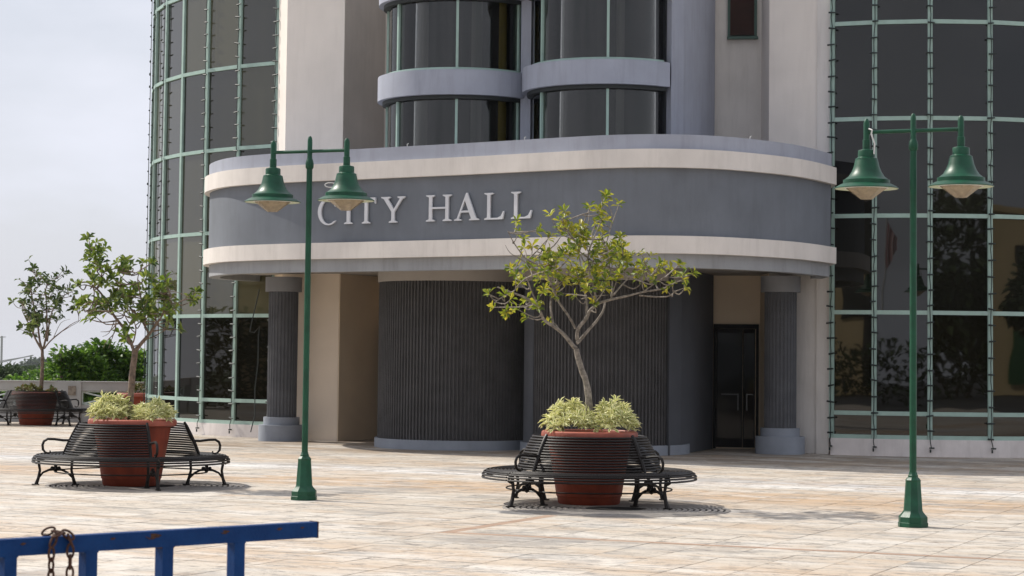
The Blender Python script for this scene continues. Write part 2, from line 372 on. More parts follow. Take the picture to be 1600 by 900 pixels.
U = Vector((math.cos(TA), -math.sin(TA))); V = Vector((math.sin(TA), math.cos(TA)))
def inwedge(p): return 13.5 < p.y < 61.8 and abs(p.x) < .36 * p.y + 3.5
def inbuilding(p):
    if p.x > -5.7: return p.x * math.sin(TA) + p.y * math.cos(TA) > 46.4
    return (p.x + 1.1) ** 2 + (p.y - 59.05) ** 2 < 8.5 ** 2
uA = Vector((-1.0, 24.0)).dot(U); vB = Vector((1.44, 23.63)).dot(V) + .05
pitch = .606; sw = .16; gap = .010
def bounds(lo, hi, s0):
    out = []; x = s0 - sw / 2
    while x > lo: x -= pitch; out.insert(0, (x, x + pitch))
    out.append((s0 - sw / 2, s0 + sw / 2, True)); x = s0 + sw / 2
    while x < hi: out.append((x, x + pitch)); x += pitch
    return out
ub = bounds(-52, 32, uA); vb = bounds(5, 68, vB)
grates = [(Vector((1.43, 28.85)), 1.50), (Vector((-5.45, 32.6)), 1.50)]
tiles = []
for a in ub:
    for b in vb:
        uc, vc = (a[0] + a[1]) / 2, (b[0] + b[1]) / 2; p = U * uc + V * vc
        if not inwedge(p) or inbuilding(p): continue
        if any((p - g).length < r + .02 for g, r in grates): continue
        tan = (len(a) == 3 and vc > vB and vc < vB + 3.2) or (len(b) == 3 and uc > uA)
        if len(a) == 3 and len(b) == 3: tan = True
        tiles.append((p, a[1] - a[0] - gap, b[1] - b[0] - gap, tan))
def tile_mesh(wd, dp, m):
    b = MB().box((0, 0, -.006), (wd, dp, .010)); me = b.mesh("paving_slab", m, smooth=False)
    at = me.attributes.new("tid", 'FLOAT', 'FACE'); return me
tiles.sort(key=lambda t: t[0].length)
def seen(p):
    q = Vector((p.x, p.y)); py = 558 + HC * F / p.y; return abs(p.x / p.y) < 815 / F and py < 912
vis = [t for t in tiles if seen(t[0])]
near = vis[:298]; nearset = set(id(t) for t in near); cache = {}
bed = MB()
for t in tiles:
    p, wd, dp, tan = t
if True:
    q = [(-7.2, 14.2), (7.2, 14.2), (24.2, 61.2), (-24.2, 61.2)]
    bed.add([(x, y, -.0135) for x, y in q], [(0, 1, 2, 3)])
bed.build("joint_bed", M['joint'], plaza)
far_b = {False: (MB(), []), True: (MB(), [])}
for t in tiles:
    p, wd, dp, tan = t
    dz = rng.uniform(-.0015, .0015)
    if id(t) in nearset:
        k = (round(wd, 3), round(dp, 3), tan)
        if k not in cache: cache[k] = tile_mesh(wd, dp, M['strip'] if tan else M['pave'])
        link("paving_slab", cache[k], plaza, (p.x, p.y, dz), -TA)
    else:
        mb, ids = far_b[tan]; mb.box((p.x, p.y, -.006 + dz), (wd, dp, .010), -TA); ids += [rng.random()] * 6
for tan, (mb, ids) in far_b.items():
    if not mb.f: continue
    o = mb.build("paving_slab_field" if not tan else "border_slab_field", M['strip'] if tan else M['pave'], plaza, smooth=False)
    at = o.data.attributes.new("tid", 'FLOAT', 'FACE'); at.data.foreach_set("value", ids); o['kind'] = 'stuff'

# ------------------------------------------------------------------ the building
TOP = 12.5
hall = thing("city_hall", "city hall with two dark glass towers, white walls and a curved blue-grey entrance canopy", "building", (0, 48, 0))
HO = (0, 48, 0)
def part(mb, name, m, parent=None, **kw):
    return mb.build(name, m, parent or hall, off=HO, **kw)

def tower(c, Rr, ang, levels, a_from, a_to, poly_back, gm):
    """curtain-wall tower: ang = mullion angles (deg) from the facade joint outward"""
    cx, cy = c
    def P(a, r): return (cx + r * math.cos(R(a)), cy + r * math.sin(R(a)))
    arc = [P(a, Rr - .22) for a in [a_from + (a_to - a_from) * i / 40 for i in range(41)]]
    t = part(MB().prism(arc + poly_back, .02, TOP), "glass_tower", M['core'], smooth=False)
    aa = [a_from + (a_to - a_from) * i / 40 for i in range(41)]
    outer = [P(a, Rr + .05) for a in aa]; inner = [P(a, Rr - .25) for a in aa]
    part(MB().prism(outer + inner[::-1], 0, levels[0] - .04), "sill_wall", M['sill'], t, angle=30)
    part(MB().prism([P(a, Rr + .06) for a in aa] + inner[::-1], TOP - .3, TOP + .1), "roof_edge", M['sill'], t, angle=30)
    lv = levels
    for i, a in enumerate(ang):
        x, y = P(a, Rr); b = MB(); wd = .10
        b.box((x, y, (lv[0] + lv[-1]) / 2), (.07, wd, lv[-1] - lv[0] + .09), R(a)); part(b, "mullion", M['mull'], t, smooth=False)
    for i in range(len(ang) - 1):
        a, a2 = ang[i], ang[i + 1]; p = Vector(P(a, Rr)); q = Vector(P(a2, Rr)); d = (q - p).normalized(); n = Vector(P((a + a2) / 2, 1.)) - Vector((cx, cy))
        p2, q2 = p + d * .052, q - d * .052
        for k, z in enumerate(lv):
            part(MB().beam((p2.x, p2.y, z), (q2.x, q2.y, z), .075, .088), "transom", M['mull'], t, smooth=False)
        for k in range(len(lv) - 1):
            z0, z1 = lv[k] + .044, lv[k + 1] - .044; e = [rng.uniform(-.004, .004) for _ in range(3)]
            o_ = n * -.015
            vs = []
            for (pt, z, ee) in ((p2, z0, 0), (q2, z0, e[0]), (q2, z1, e[0] + e[1]), (p2, z1, e[1])):
                w_ = pt + o_ + n * ee * .6; vs.append((w_.x, w_.y, z))
            vb_ = [(x - n.x * .02, y - n.y * .02, z) for x, y, z in vs]
            part(MB().add(vs + vb_, [(0, 1, 2, 3), (7, 6, 5, 4), (0, 4, 5, 1), (1, 5, 6, 2), (2, 6, 7, 3), (3, 7, 4, 0)]), "glass_pane", gm if k > 1 else M["glassD" if Rr > 7 else "glassE"], t, smooth=False)
    return t
angL = [-121.9, -130.0, -138.3, -146.5, -154.6, -162.8, -171.0, -179.2, -187.4]
LC, LR = (-1.1, 59.05), 8.73
lvL = [.34, .87, 2.93, 4.97, 7.02, 9.03, 11.05, TOP - .3]
tL = tower(LC, LR, angL, lvL, -121.9, -190, [(-9, 66), (-5.7, 66)], M['glassL'])
RC, RR = (9.4, 51.1), 5.6
angR = [-116.8, -107.4, -95.5, -82.4, -69.5, -56.5, -43.5, -30.5]
lvR = [.40, .90, 3.04, 5.10, 7.18, 9.25, 11.3, TOP - .3]
tR = tower(RC, RR, angR, lvR, -116.9, -28, [(15, 60), (6.9, 60)], M['glassR'])

# solid walls between the towers
body = [(-5.74, 51.72), (-5.42, 50.95), (-4.0, 50.25), (-3.12, 52.0), (-2.0, 51.5), (-.6, 50.0), (2.6, 49.2), (4.5, 48.75), (5.62, 48.55), (5.62, 47.05), (6.86, 46.28), (8.0, 47.5), (9, 60), (-5.7, 60)]
part(MB().prism(body, 3.95, TOP), "upper_wall", M['wall'], smooth=False)
lo = [(x, y + .001) for x, y in body]
part(MB().prism(lo, 0, 3.949), "entrance_wall", M['cream'], smooth=False)
# taupe return wall left of the bays, and the wall over the right hand door
def slab_on(a, b, z0, z1, th, m, name, proud=.004, parent=None):
    a = Vector(a); b = Vector(b); t = (b - a).normalized(); n = Vector((t.y, -t.x))
    q = [a + n * proud, b + n * proud, b - n * th, a - n * th]
    return part(MB().prism([tuple(v) for v in q], z0, z1), name, m, parent, smooth=False)
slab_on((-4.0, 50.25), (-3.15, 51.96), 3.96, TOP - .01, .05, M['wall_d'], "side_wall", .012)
slab_on((4.42, 48.77), (5.61, 48.56), 3.96, TOP - .01, .05, mat("recess_stucco", (.72, .67, .61), .85, .12, .7, .15, 40, streak=.25), "recess_wall", .012)
slab_on((6.62, 46.45), (6.87, 46.295), .002, TOP, .02, M['pil'], "pilaster", .07)
slab_on((5.64, 47.03), (6.60, 46.45), .002, 3.9, .02, M['pil'], "side_wall", .012)
slab_on((-5.40, 50.94), (-4.02, 50.26), .002, 3.9, .02, mat("cream_pale", (.82, .70, .57), .85, .12, .6, .1, 40), "side_wall", .012)
# right hand window high on the recess wall
wn = part(MB().box((5.19, 48.60, 10.1), (.66, .12, 1.6), -.18), "window", mat('dark_green_frame', (.05, .10, .075), .5), smooth=False)
part(MB().box((5.185, 48.565, 10.1), (.54, .12, 1.48), -.18), "pane", mat('brown_pane', (.040, .016, .010), .3, .3, 3, spec=.12), wn, smooth=False)
part(MB().box((5.19, 48.53, 9.30), (.70, .14, .05), -.18), "window_sill", bpy.data.materials['dark_green_frame'], wn, smooth=False)

# glazed entrance doors
def door(a, b, z1, handle, leafs):
    a = Vector(a); b = Vector(b); t = (b - a).normalized(); n = Vector((t.y, -t.x)); ln = (b - a).length; rz = math.atan2(t.y, t.x)
    fr = MB()
    def bx(mb, u0, u1, z0, z1_, d0, d1):
        p = a + t * (u0 + u1) / 2 + n * (d0 + d1) / 2; mb.box((p.x, p.y, (z0 + z1_) / 2), (u1 - u0, d1 - d0, z1_ - z0), rz)
    bx(fr, 0, ln, z1 - .10, z1, .01, .10); bx(fr, 0, .06, 0, z1 - .10, .01, .10); bx(fr, ln - .06, ln, 0, z1 - .10, .01, .10)
    d = part(fr, "glass_door", M['bronze'], smooth=False)
    for u0, u1, hs in leafs:
        p = MB(); bx(p, u0 + .03, u1 - .03, .22, z1 - .2, .03, .05); part(p, "door_pane", M['door'], d, smooth=False)
        p = MB(); bx(p, u0 + .005, u1 - .005, .03, .22, .025, .07); bx(p, u0 + .005, u1 - .005, z1 - .2, z1 - .105, .025, .07)
        bx(p, u0 + .005, u0 + .03, .22, z1 - .2, .025, .07); bx(p, u1 - .03, u1 - .005, .22, z1 - .2, .025, .07); part(p, "door_rail", M['bronze'], d, smooth=False)
        if handle:
            hu = u1 - .10 if hs > 0 else u0 + .10
            p = MB(); bx(p, hu - .012, hu + .012, .86, 1.24, .11, .135); bx(p, hu - .01, hu + .01, .90, .92, .07, .11); bx(p, hu - .01, hu + .01, 1.18, 1.20, .07, .11)
            lo_, hi_ = (u0 + .12, hu - .014) if hs > 0 else (hu + .014, u1 - .05)
            bx(p, lo_, hi_, 1.21, 1.235, .11, .13); part(p, "door_handle", M['steel'], d, smooth=False)
door((4.60, 48.76), (5.60, 48.575), 2.80, True, [(.06, .66, 1), (.66, .94, -1)])
door((-3.10, 52.02), (-2.05, 51.55), 2.75, False, [(.06, .52, 1), (.52, 1.03, -1)])

# the two half-round bays
def fluted(c, r, a0, a1, z0, z1, pitch_m, depth, name, m, parent=None, close=True, taper=1.):
    n = int(abs(R(a1 - a0)) * r / pitch_m); prof = []
    for i in range(n):
        for k, dd in ((0, 0), (.30, 0), (.42, depth), (.88, depth)):
            a = R(a0 + (a1 - a0) * (i + k) / n); prof.append((a, r - dd))
    full = abs(abs(a1 - a0) - 360) < .1
    P0 = [(c[0] + q * math.cos(a), c[1] + q * math.sin(a)) for a, q in prof]; P1 = [(c[0] + q * taper * math.cos(a), c[1] + q * taper * math.sin(a)) for a, q in prof]
    if not full: P0.append(tuple(c)); P1.append(tuple(c))
    nn = len(P0); b = MB()
    b.add([(x, y, z0) for x, y in P0] + [(x, y, z1) for x, y in P1], [(i, (i + 1) % nn, nn + (i + 1) % nn, nn + i) for i in range(nn)] + [tuple(range(nn, 2 * nn))])
    return part(b, name, m, parent, smooth=False)
def angof(c, px, py, r):
    rr = ray(px, py); d = Vector((rr.x, rr.y)); o = -Vector(c); A = d.dot(d); B = d.dot(o); Cc = o.dot(o) - r * r; disc = max(B * B - A * Cc, 0)
    t = (-B - math.sqrt(disc)) / A; p = d * t - Vector(c); return math.degrees(math.atan2(p.y, p.x))
BL, BR, BRAD = (-1.18, 47.72), (2.03, 46.10), 1.75
def bay(c, flute0, flute1, glass_ang, seam0, seam1, rz0, rz1, pz0, curt, ring_end):
    d = fluted(c, BRAD, flute0, flute1, .2, 3.8, .082, .045, "fluted_drum", M['drum'])
    part(MB().lathe([(0, .205), (BRAD + .06, .205), (BRAD + .06, 0)], (*c, 0), 64), "drum_base", M['colbase'], d)
    if seam0 is not None:
        part(MB().lathe([(BRAD + .012, .206), (BRAD + .012, 3.82), (BRAD - .05, 3.82), (BRAD - .05, .206), (BRAD + .012, .206)], (*c, 0), 10, R(seam0), R(seam1)), "smooth_panel", M['flank_low'], d, angle=50)
    part(MB().lathe([(0, 3.62), (BRAD + .03, 3.62), (BRAD + .03, 3.94), (0, 3.94)], (*c, 0), 64), "drum_collar", M['soffit'], d)
    b = part(MB().lathe([(BRAD + .10, rz0), (BRAD + .10, rz1), (1.5, rz1), (1.5, rz0), (BRAD + .10, rz0)], (*c, 0), 72, R(-200), R(ring_end)), "ring_band", M['blue2'], angle=50)
    b2 = part(MB().lathe([(BRAD + .10, rz0 + 2.15), (BRAD + .10, rz1 + 2.15), (1.5, rz1 + 2.15), (1.5, rz0 + 2.15), (BRAD + .10, rz0 + 2.15)], (*c, 0), 72, R(-200), R(ring_end)), "ring_band", M['blue2'], angle=50)
    for z in (rz0 - .03, rz0 + 2.12):
        part(MB().lathe([(1.62, z - .05), (1.74, z - .05), (1.74, z + .029), (1.62, z + .029)], (*c, 0), 72, R(-200), R(ring_end)), "ring_gasket", M['gasket'], b)
    for z in (rz1 + .035, rz1 + 2.19):
        part(MB().lathe([(1.62, z - .034), (1.68, z - .034), (1.68, z + .03), (1.62, z + .03)], (*c, 0), 72, R(-200), R(ring_end)), "ring_gasket", M['mull'], b)
    part(MB().lathe([(1.50, pz0), (1.50, TOP)], (*c, 0), 48), "bay_core", M['core'], b)
    for z0, z1 in ((pz0, rz0 - .08), (rz1 + .065, rz0 + 2.07)):
        for px0, px1, mm in curt:
            a0, a1 = angof(c, px0, 190, 1.56), angof(c, px1, 190, 1.56)
            part(MB().lathe([(1.53, z0), (1.56, z0), (1.56, z1), (1.53, z1)], (*c, 0), 8, R(a0), R(a1)), "curtain", M[mm], b, angle=30)
    for z0, z1 in ((pz0, rz0 - .08), (rz1 + .065, rz0 + 2.07), (rz1 + 2.22, TOP)):
        for i in range(len(glass_ang) - 1):
            a0, a1 = glass_ang[i], glass_ang[i + 1]; g = math.degrees(.028 / 1.62)
            part(MB().lathe([(1.595, z0), (1.62, z0), (1.62, z1), (1.595, z1), (1.595, z0)], (*c, 0), 12, R(a0 + g), R(a1 - g)), "glass_pane", M['glassB'], b, angle=30)
        for a in glass_ang:
            x, y = c[0] + 1.63 * math.cos(R(a)), c[1] + 1.63 * math.sin(R(a))
            part(MB().box((x, y, (z0 + z1) / 2), (.08, .055, z1 - z0), R(a)), "mullion", M['mull'], b, smooth=False)
gl = [-182, angof(BL, 622, 190, 1.63), angof(BL, 713, 190, 1.63), angof(BL, 808, 190, 1.63), 12]
gr = [-200, angof(BR, 847, 190, 1.63), angof(BR, 949, 190, 1.63), -31, 20]
bay(BL, -200, 20, gl, None, None, 7.62, 8.16, 3.95, [(778, 804, 'curtain'), (630, 668, 'blind'), (735, 752, 'blind')], 40)
bay(BR, angof(BR, 834, 600, BRAD), angof(BR, 1047, 600, BRAD), gr, -172, angof(BR, 834, 600, BRAD), 7.68, 8.19, 3.95, [(1024, 1034, 'curtain'), (853, 880, 'blind'), (962, 975, 'blind')], angof(BR, 1047, 100, BRAD + .1))
# smooth blue-grey flank to the right of the right bay, and the pier between the bays
fx = [(3.30, 44.78), (3.60, 45.35), (4.55, 48.4), (4.35, 48.9), (3.0, 48.9), (2.6, 46.5)]
part(MB().prism(fx, 3.95, TOP), "bay_flank", M['blue2'], smooth=False); part(MB().prism(fx, 0, 3.949), "bay_flank", M['flank_low'], smooth=False)  # lower flank: shade under the canopy is put into its darker colour
part(MB().box((.36, 46.75, 8), (.24, .5, 9), R(-24)), "bay_pier", M['blue2'], smooth=False)

# canopy: bands, fascia and soffit all follow this plan line
PL = [(-6.35, 52.2), (-6.95, 51.3), (-7.17, 50.2), (-6.93, 48.75), (-6.22, 47.25), (-4.85, 46.0), (-3.5, 45.15), (-2.43, 44.45), (-.9, 43.45), (.74, 42.3), (1.84, 41.6), (2.94, 41.32), (4.1, 41.6), (5.33, 42.6), (6.08, 43.6), (6.80, 45.0)]
PL = catmull(PL, 8) + [(6.83, 46.3)]
def canopy_ring(z0, z1, outset, th, name, m, parent=None):
    o = offset_line(PL, .0 - outset) if outset else PL
    return part(MB().strip_wall(o, z0, z1, th), name, m, parent, angle=35)
can = canopy_ring(4.36, 5.70, -.12, .25, "canopy", M['blue'])
canopy_ring(4.03, 4.37, 0, .40, "cornice_band", M['band'], can)
canopy_ring(5.69, 6.05, 0, .40, "cornice_band", M['band'], can)
canopy_ring(6.04, 6.34, -.10, .25, "parapet", M['blue2'], can)
canopy_ring(3.76, 4.035, -.14, .25, "fascia", M['fascia'], can)
inn = offset_line(PL, .3)
back = [(7.0, 49.5), (-2, 53.0), (-5.7, 53.0)]
part(MB().prism(inn + back, 3.90, 4.0), "soffit", M['soffit'], can, smooth=False)
part(MB().prism(inn + back, 5.9, 6.0), "canopy_roof", M['blue2'], can, smooth=False)
# small fittings on the parapet edge
for px, py in ((509, 229), (631, 222), (817, 213), (1169, 215)):
    best = min(offset_line(PL, .12), key=lambda q: abs((q[0]) - atd(px, py, 44).x * q[1] / 44))
    part(MB().tube([(best[0], best[1], 6.34), (best[0], best[1], 6.385), (best[0] + .03, best[1], 6.40)], .009, 6), "cable_hook", M['white'], can)

# columns
for (cx, cy) in ((-5.31, 50.17), (5.80, 46.30)):
    col = fluted((cx, cy), .345, 0, 360, .55, 3.46, .083, .018, "column", M['column'])
    part(MB().lathe([(0, 3.458), (.425, 3.458), (.425, 3.80), (0, 3.80)], (cx, cy, 0), 40), "capital", M['cap'], col)
    part(MB().lathe([(0, .0), (.53, 0), (.53, .37), (.42, .372), (.42, .55), (0, .552)], (cx, cy, 0), 48), "column_base", M['colbase'], col, angle=30)

# ------------------------------------------------------------------ lettering
def arc2(cx, cy, rx, ry, a0, a1, n=14): return [(cx + rx * math.cos(R(a0 + (a1 - a0) * i / n)), cy + ry * math.sin(R(a0 + (a1 - a0) * i / n))) for i in range(n + 1)]
s_ = .035   # serif thickness (unit letter height = 1)
def stem(x, w=.13, sx=.10):   # one serifed upright, x = centre
    h = w / 2
    return [(x - h - sx, 0), (x + h + sx, 0), (x + h + sx, s_), (x + h, s_ + .05), (x + h, 1 - s_ - .05), (x + h + sx, 1 - s_), (x + h + sx, 1), (x - h - sx, 1), (x - h - sx, 1 - s_), (x - h, 1 - s_ - .05), (x - h, s_ + .05), (x - h - sx, s_)]
LET = {
 'I': (.40, [stem(.20)]),
 'T': (.82, [[(.24, 0), (.58, 0), (.58, s_), (.475, .085), (.475, .955), (.66, .945), (.76, .86), (.79, .76), (.82, .76), (.80, 1), (.02, 1), (0, .76), (.03, .76), (.06, .86), (.16, .945), (.345, .955), (.345, .085), (.24, s_)]]),
 'H': (1.06, [[(0, 0), (.36, 0), (.36, s_), (.25, .085), (.25, .47), (.81, .47), (.81, .085), (.70, s_), (.70, 0), (1.06, 0), (1.06, s_), (.94, .085), (.94, .915), (1.06, 1 - s_), (1.06, 1), (.70, 1), (.70, 1 - s_), (.81, .915), (.81, .54), (.25, .54), (.25, .915), (.36, 1 - s_), (.36, 1), (0, 1), (0, 1 - s_), (.12, .915), (.12, .085), (0, s_)]]),
 'L': (.84, [[(0, 0), (.78, 0), (.84, .30), (.80, .30), (.70, .12), (.56, .06), (.27, .06), (.25, .09), (.25, .915), (.38, 1 - s_), (.38, 1), (0, 1), (0, 1 - s_), (.12, .915), (.12, .085), (0, s_)]]),
 'A': (1.02, [[(0, 0), (.30, 0), (.30, s_), (.19, .07), (.27, .30), (.61, .30), (.70, .07), (.62, s_), (.62, 0), (1.02, 0), (1.02, s_), (.90, .085), (.54, 1.04), (.49, 1.04), (.12, .085), (0, s_)], [(.295, .37), (.44, .76), (.585, .37)]]),
 'Y': (1.02, [[(.34, 0), (.68, 0), (.68, s_), (.575, .085), (.575, .42), (.90, .90), (1.02, 1 - s_), (1.02, 1), (.70, 1), (.70, 1 - s_), (.80, .915), (.545, .52), (.29, .915), (.39, 1 - s_), (.39, 1), (0, 1), (0, 1 - s_), (.11, .915), (.445, .42), (.445, .085), (.34, s_)]]),
 'C': (.86, [arc2(.50, .50, .50, .53, 48, 312, 26) + [(.86, .15), (.80, .13)] + arc2(.53, .50, .37, .475, 306, 54, 24) + [(.80, .70), (.85, .70), (.85, 1.0), (.82, 1.0), (.80, .93)]]),
}
lettering = thing("lettering_sign", "CITY HALL in raised silver serif capitals on the curved blue-grey canopy", "sign", (-1.8, 44.2, 4.75))
fl = offset_line(PL, .12)
for ch, X0, X1 in (('C', -4.10, -3.70), ('I', -3.53, -3.31), ('T', -3.24, -2.82), ('Y', -2.70, -2.19), ('H', -1.74, -1.21), ('A', -1.15, -.64), ('L', -.53, -.13), ('L', .01, .42)):
    Xc = (X0 + X1) / 2
    i = min(range(1, len(fl) - 1), key=lambda k: abs(fl[k][0] - Xc) + (100 if k < 30 else 0)); a = Vector(fl[i - 1]); b = Vector(fl[i + 1]); t = (b - a).normalized()
    yc = a.y + (b.y - a.y) * (Xc - a.x) / (b.x - a.x)
    wd = (X1 - X0) / t.x; uw, polys = LET[ch]
    cu = bpy.data.curves.new("letter", 'CURVE'); cu.dimensions = '2D'; cu.fill_mode = 'BOTH'; cu.extrude = .020
    for pl in polys:
        sp = cu.splines.new('POLY'); sp.points.add(len(pl) - 1); sp.use_cyclic_u = True
        for k, (x, y) in enumerate(pl): sp.points[k].co = ((x / uw - .5) * wd, y * .54, 0, 1)
    tmp = bpy.data.objects.new("tmp", cu); C.objects.link(tmp)
    me = bpy.data.meshes.new_from_object(tmp.evaluated_get(bpy.context.evaluated_depsgraph_get())); bpy.data.objects.remove(tmp)
    me.name = "letter"; me.materials.clear(); me.materials.append(M['letter'])
    o = bpy.data.objects.new("letter", me); C.objects.link(o); o.parent = lettering
    n = Vector((t.y, -t.x))
    o.rotation_euler = (math.pi / 2, 0, math.atan2(t.y, t.x))
    o.location = (Xc + n.x * .045 + 1.8, yc + n.y * .045 - 44.2, .01)
lp = [Vector((-3.84, 45.25, 5.58)) + Vector((.10 * math.cos(a) * 1.2, -.03, .05 * math.sin(a))) for a in [i * .5 for i in range(13)]]
tag(MB().tube(lp + [lp[0] + Vector((.25, -.02, .01)), lp[0] + Vector((.3, .1, .06))], .012, 6).build("cable_loop", M['white']), "small white loop of loose cable hanging above the letter C", "cable")

# ------------------------------------------------------------------ strings of lights on the mullions
def light_string(c, Rr, a, z0, z1, pitch_m, label, tail=True, side=0.):
    x, y = c[0] + (Rr + .075) * math.cos(R(a)), c[1] + (Rr + .075) * math.sin(R(a)); t = Vector((-math.sin(R(a)), math.cos(R(a)))); n = Vector((math.cos(R(a)), math.sin(R(a))))
    o = thing("string_lights", label, "string lights", (x, y, z0), 0, "strings of lights clipped to the window mullions")
    pts = []; z = z1; b = MB(); k = 0
    while z > z0:
        s = rng.uniform(-.014, .014) + side; pts.append((t.x * s, t.y * s, z - z0)); z -= .2
    if tail: pts += [(n.x * .04, n.y * .04, -.05), (t.x * .02 + n.x * .05, t.y * .02 + n.y * .05, -.16)]
    MB().tube(pts, .010, 4).build("cable", M['wire'], o)
    z = z1 - rng.uniform(0, .2)
    while z > z0:
        s = rng.uniform(-.02, .03); q = Vector((t.x, t.y)) * s + n * .02; ln = rng.uniform(.12, .17)
        e = rng.uniform(-.015, .015)
        b.tube([(q.x - t.x * ln / 2, q.y - t.y * ln / 2, z - z0 - e), (q.x + t.x * ln / 2, q.y + t.y * ln / 2, z - z0 + e)], [.021, .016], 5)
        z -= pitch_m * rng.uniform(.93, 1.07)
    if tail:
        q = n * .05; b.box((q.x + t.x * .03, q.y + t.y * .03, -.17), (.10, .05, .03), rng.uniform(0, 3)); b.box((q.x, q.y, -.23), (.03, .03, .07))
    ob = b.build("bulb_run", M['wire'], o); ob['kind'] = 'stuff'
    return o
ords = ["rightmost", "second from the right", "third from the right", "fourth from the right", "fifth from the right", "sixth from the right", "seventh from the right", "eighth from the right"]
for i, a in enumerate(angL[:8]):
    if i in (3,): continue
    light_string(LC, LR, a, .34, TOP - .5, .325, "string of lights on the left glass tower, mullion %s" % ords[i], i < 3 and i > 0)
ordr = ["beside the white pilaster", "second from the white pilaster", "directly right of the right lamp post", "nearest the right edge of the photo"]
for i, a in enumerate(angR[:4]):
    light_string(RC, RR, a, .36, TOP - .5, .335, "string of lights on the right glass tower, %s" % ordr[i], True)
# slack cable beside the left column
tag(MB().tube([Vector((-5.85, 49.9, 3.5)) + Vector(q) for q in [(0, 0, 0), (-.06, 0, -.3), (-.16, 0, -.75), (-.2, 0, -.98), (-.1, 0, -1.0), (.02, 0, -.86), (0, 0, -1.1), (0, 0, -1.7), (-.06, 0, -2.3), (-.05, 0, -2.9), (-.14, 0, -3.3)]], .013, 5).build("slack_cable", M['wire']),
    "slack dark cable hanging beside the left entrance column", "cable")

# ------------------------------------------------------------------ street lamps
def make_lamp(label):
    o = thing("street_lamp", label, "street lamp", group="green twin-headed street lamps")
    b = MB(); oc = lambda r, z: (r / math.cos(R(22.5)), z)
    b.lathe([(0, 0), oc(.172, 0), oc(.172, .05), oc(.165, .055), oc(.165, .12), oc(.15, .14), oc(.125, .17), oc(.112, .19), oc(.108, .20), oc(.086, .545), oc(.088, .55), oc(.088, .565), (.075, .59), (.062, .60), (.062, .62), (.052, .635), (.048, .66), (0, .66)], n=8)
    b.build("pedestal", M['green'], o, angle=25)
    MB().tube([(0, 0, .63), (0, 0, 4.66)], [.043, .041], 20).build("post", M['green'], o)
    MB().lathe([(.041, 4.58), (.056, 4.60), (.058, 4.66), (.05, 4.70), (.04, 4.72), (.036, 4.74), (.034, 4.98), (.028, 5.02), (.016, 5.04), (0, 5.045)], n=20).build("post_top", M['green'], o)
    MB().tube([(-.56, 0, 4.83), (.56, 0, 4.83)], .024, 14).build("arm", M['green'], o)
    for sx in (-1, 1):
        c = (.585 * sx, 0, 0)
        b = MB().lathe([(0, 5.0), (.018, 4.995), (.032, 4.97), (.038, 4.94), (.038, 4.74), (.048, 4.735), (.048, 4.62), (.062, 4.615), (.10, 4.605), (.106, 4.59), (.106, 4.52), (.118, 4.51), (.138, 4.50), (.138, 4.485), (.142, 4.475), (.158, 4.40), (.182, 4.34), (.22, 4.28), (.265, 4.245), (.288, 4.235), (.288, 4.19), (.31, 4.185), (.35, 4.165), (.395, 4.135), (.395, 4.128), (.34, 4.150), (.24, 4.175), (0, 4.175)], c, 40)
        sh = b.build("lamp_shade", M['green'], o, angle=35)
        MB().lathe([(.385, 4.1275), (.33, 4.1475), (.235, 4.170), (0, 4.171)], c, 40).build("shade_lining", M['shade_in'], sh)
        MB().lathe([(.262, 4.150), (.258, 4.135), (.072, 3.995), (0, 3.990)], c, 10).build("glass_cone", M['cone'], sh, smooth=False)
        MB().lathe([(0, 4.045), (.03, 4.05), (.05, 4.075), (.045, 4.10), (.052, 4.12), (.045, 4.145), (.05, 4.165)], c, 14).build("bulb", M['white'], sh)
        MB().lathe([(.262, 4.165), (.272, 4.150), (.270, 4.132), (.256, 4.130), (.256, 4.160)], c, 40).build("cone_rim", M['white'], sh)
    return o
lamp1 = make_lamp("green twin-headed lamp post in front of the C of the lettering"); lamp1.location = (-2.83, 29.85, 0); lamp1.rotation_euler.z = -TA
lamp2 = copy_tree(lamp1); lamp2['label'] = "green twin-headed lamp post in front of the right glass tower, nearest the camera"
lamp2.location = (4.91, 26.27, 0)
lb = Vector((-.52, -.03, 4.80))
MB().tube([lb + Vector((-.03, 0, .07)), lb + Vector((.02, -.03, .05)), lb + Vector((.01, -.03, 0)), lb + Vector((.05, -.02, -.12)), lb + Vector((.04, -.02, -.25))], .011, 5).build("loose_cable", M['white'], lamp2)

# ------------------------------------------------------------------ planters and benches
def make_pot(label):
    o = thing("planter", label, "planter", group="round terracotta planters inside the bench rings")
    MB().lathe([(0, 0), (.41, 0), (.425, .015), (.44, .10), (.452, .11), (.455, .14), (.497, .42), (.572, .84), (.578, .90), (0, .90)], n=56).build("pot_body", M['terra'], o)
    MB().lathe([(.579, .885), (.63, .888), (.662, .91), (.668, .945), (.66, .985), (.64, 1.0), (.585, 1.0), (.57, .98), (.57, .905)], n=56).build("rim", M['terra_rim'], o)
    MB().lathe([(.569, .93), (.3, .955), (0, .96)], n=30).build("soil", M['soil'], o)
    return o
PR, PLf, PF = (1.10, 29.74), (-5.72, 32.71), (-12.96, 59.0)
pot = make_pot("terracotta planter with a tree, in front of the fluted entrance drums"); pot.location = (*PR, 0)
p2 = copy_tree(pot); p2.location = (*PLf, 0); p2['label'] = "terracotta planter with a crooked tree, left of the left lamp post"; p2.rotation_euler.z = 1.3
p3 = copy_tree(pot); p3.location = (*PF, 0); p3.scale = (1, 1, .9); p3['label'] = "farther terracotta planter with a small tree at the far left by the balustrade"
p4 = copy_tree(pot); p4.location = (-10.42, 60.8, 0); p4.scale = (1, 1, .87); p4['label'] = "terracotta planter half hidden behind the left glass tower"

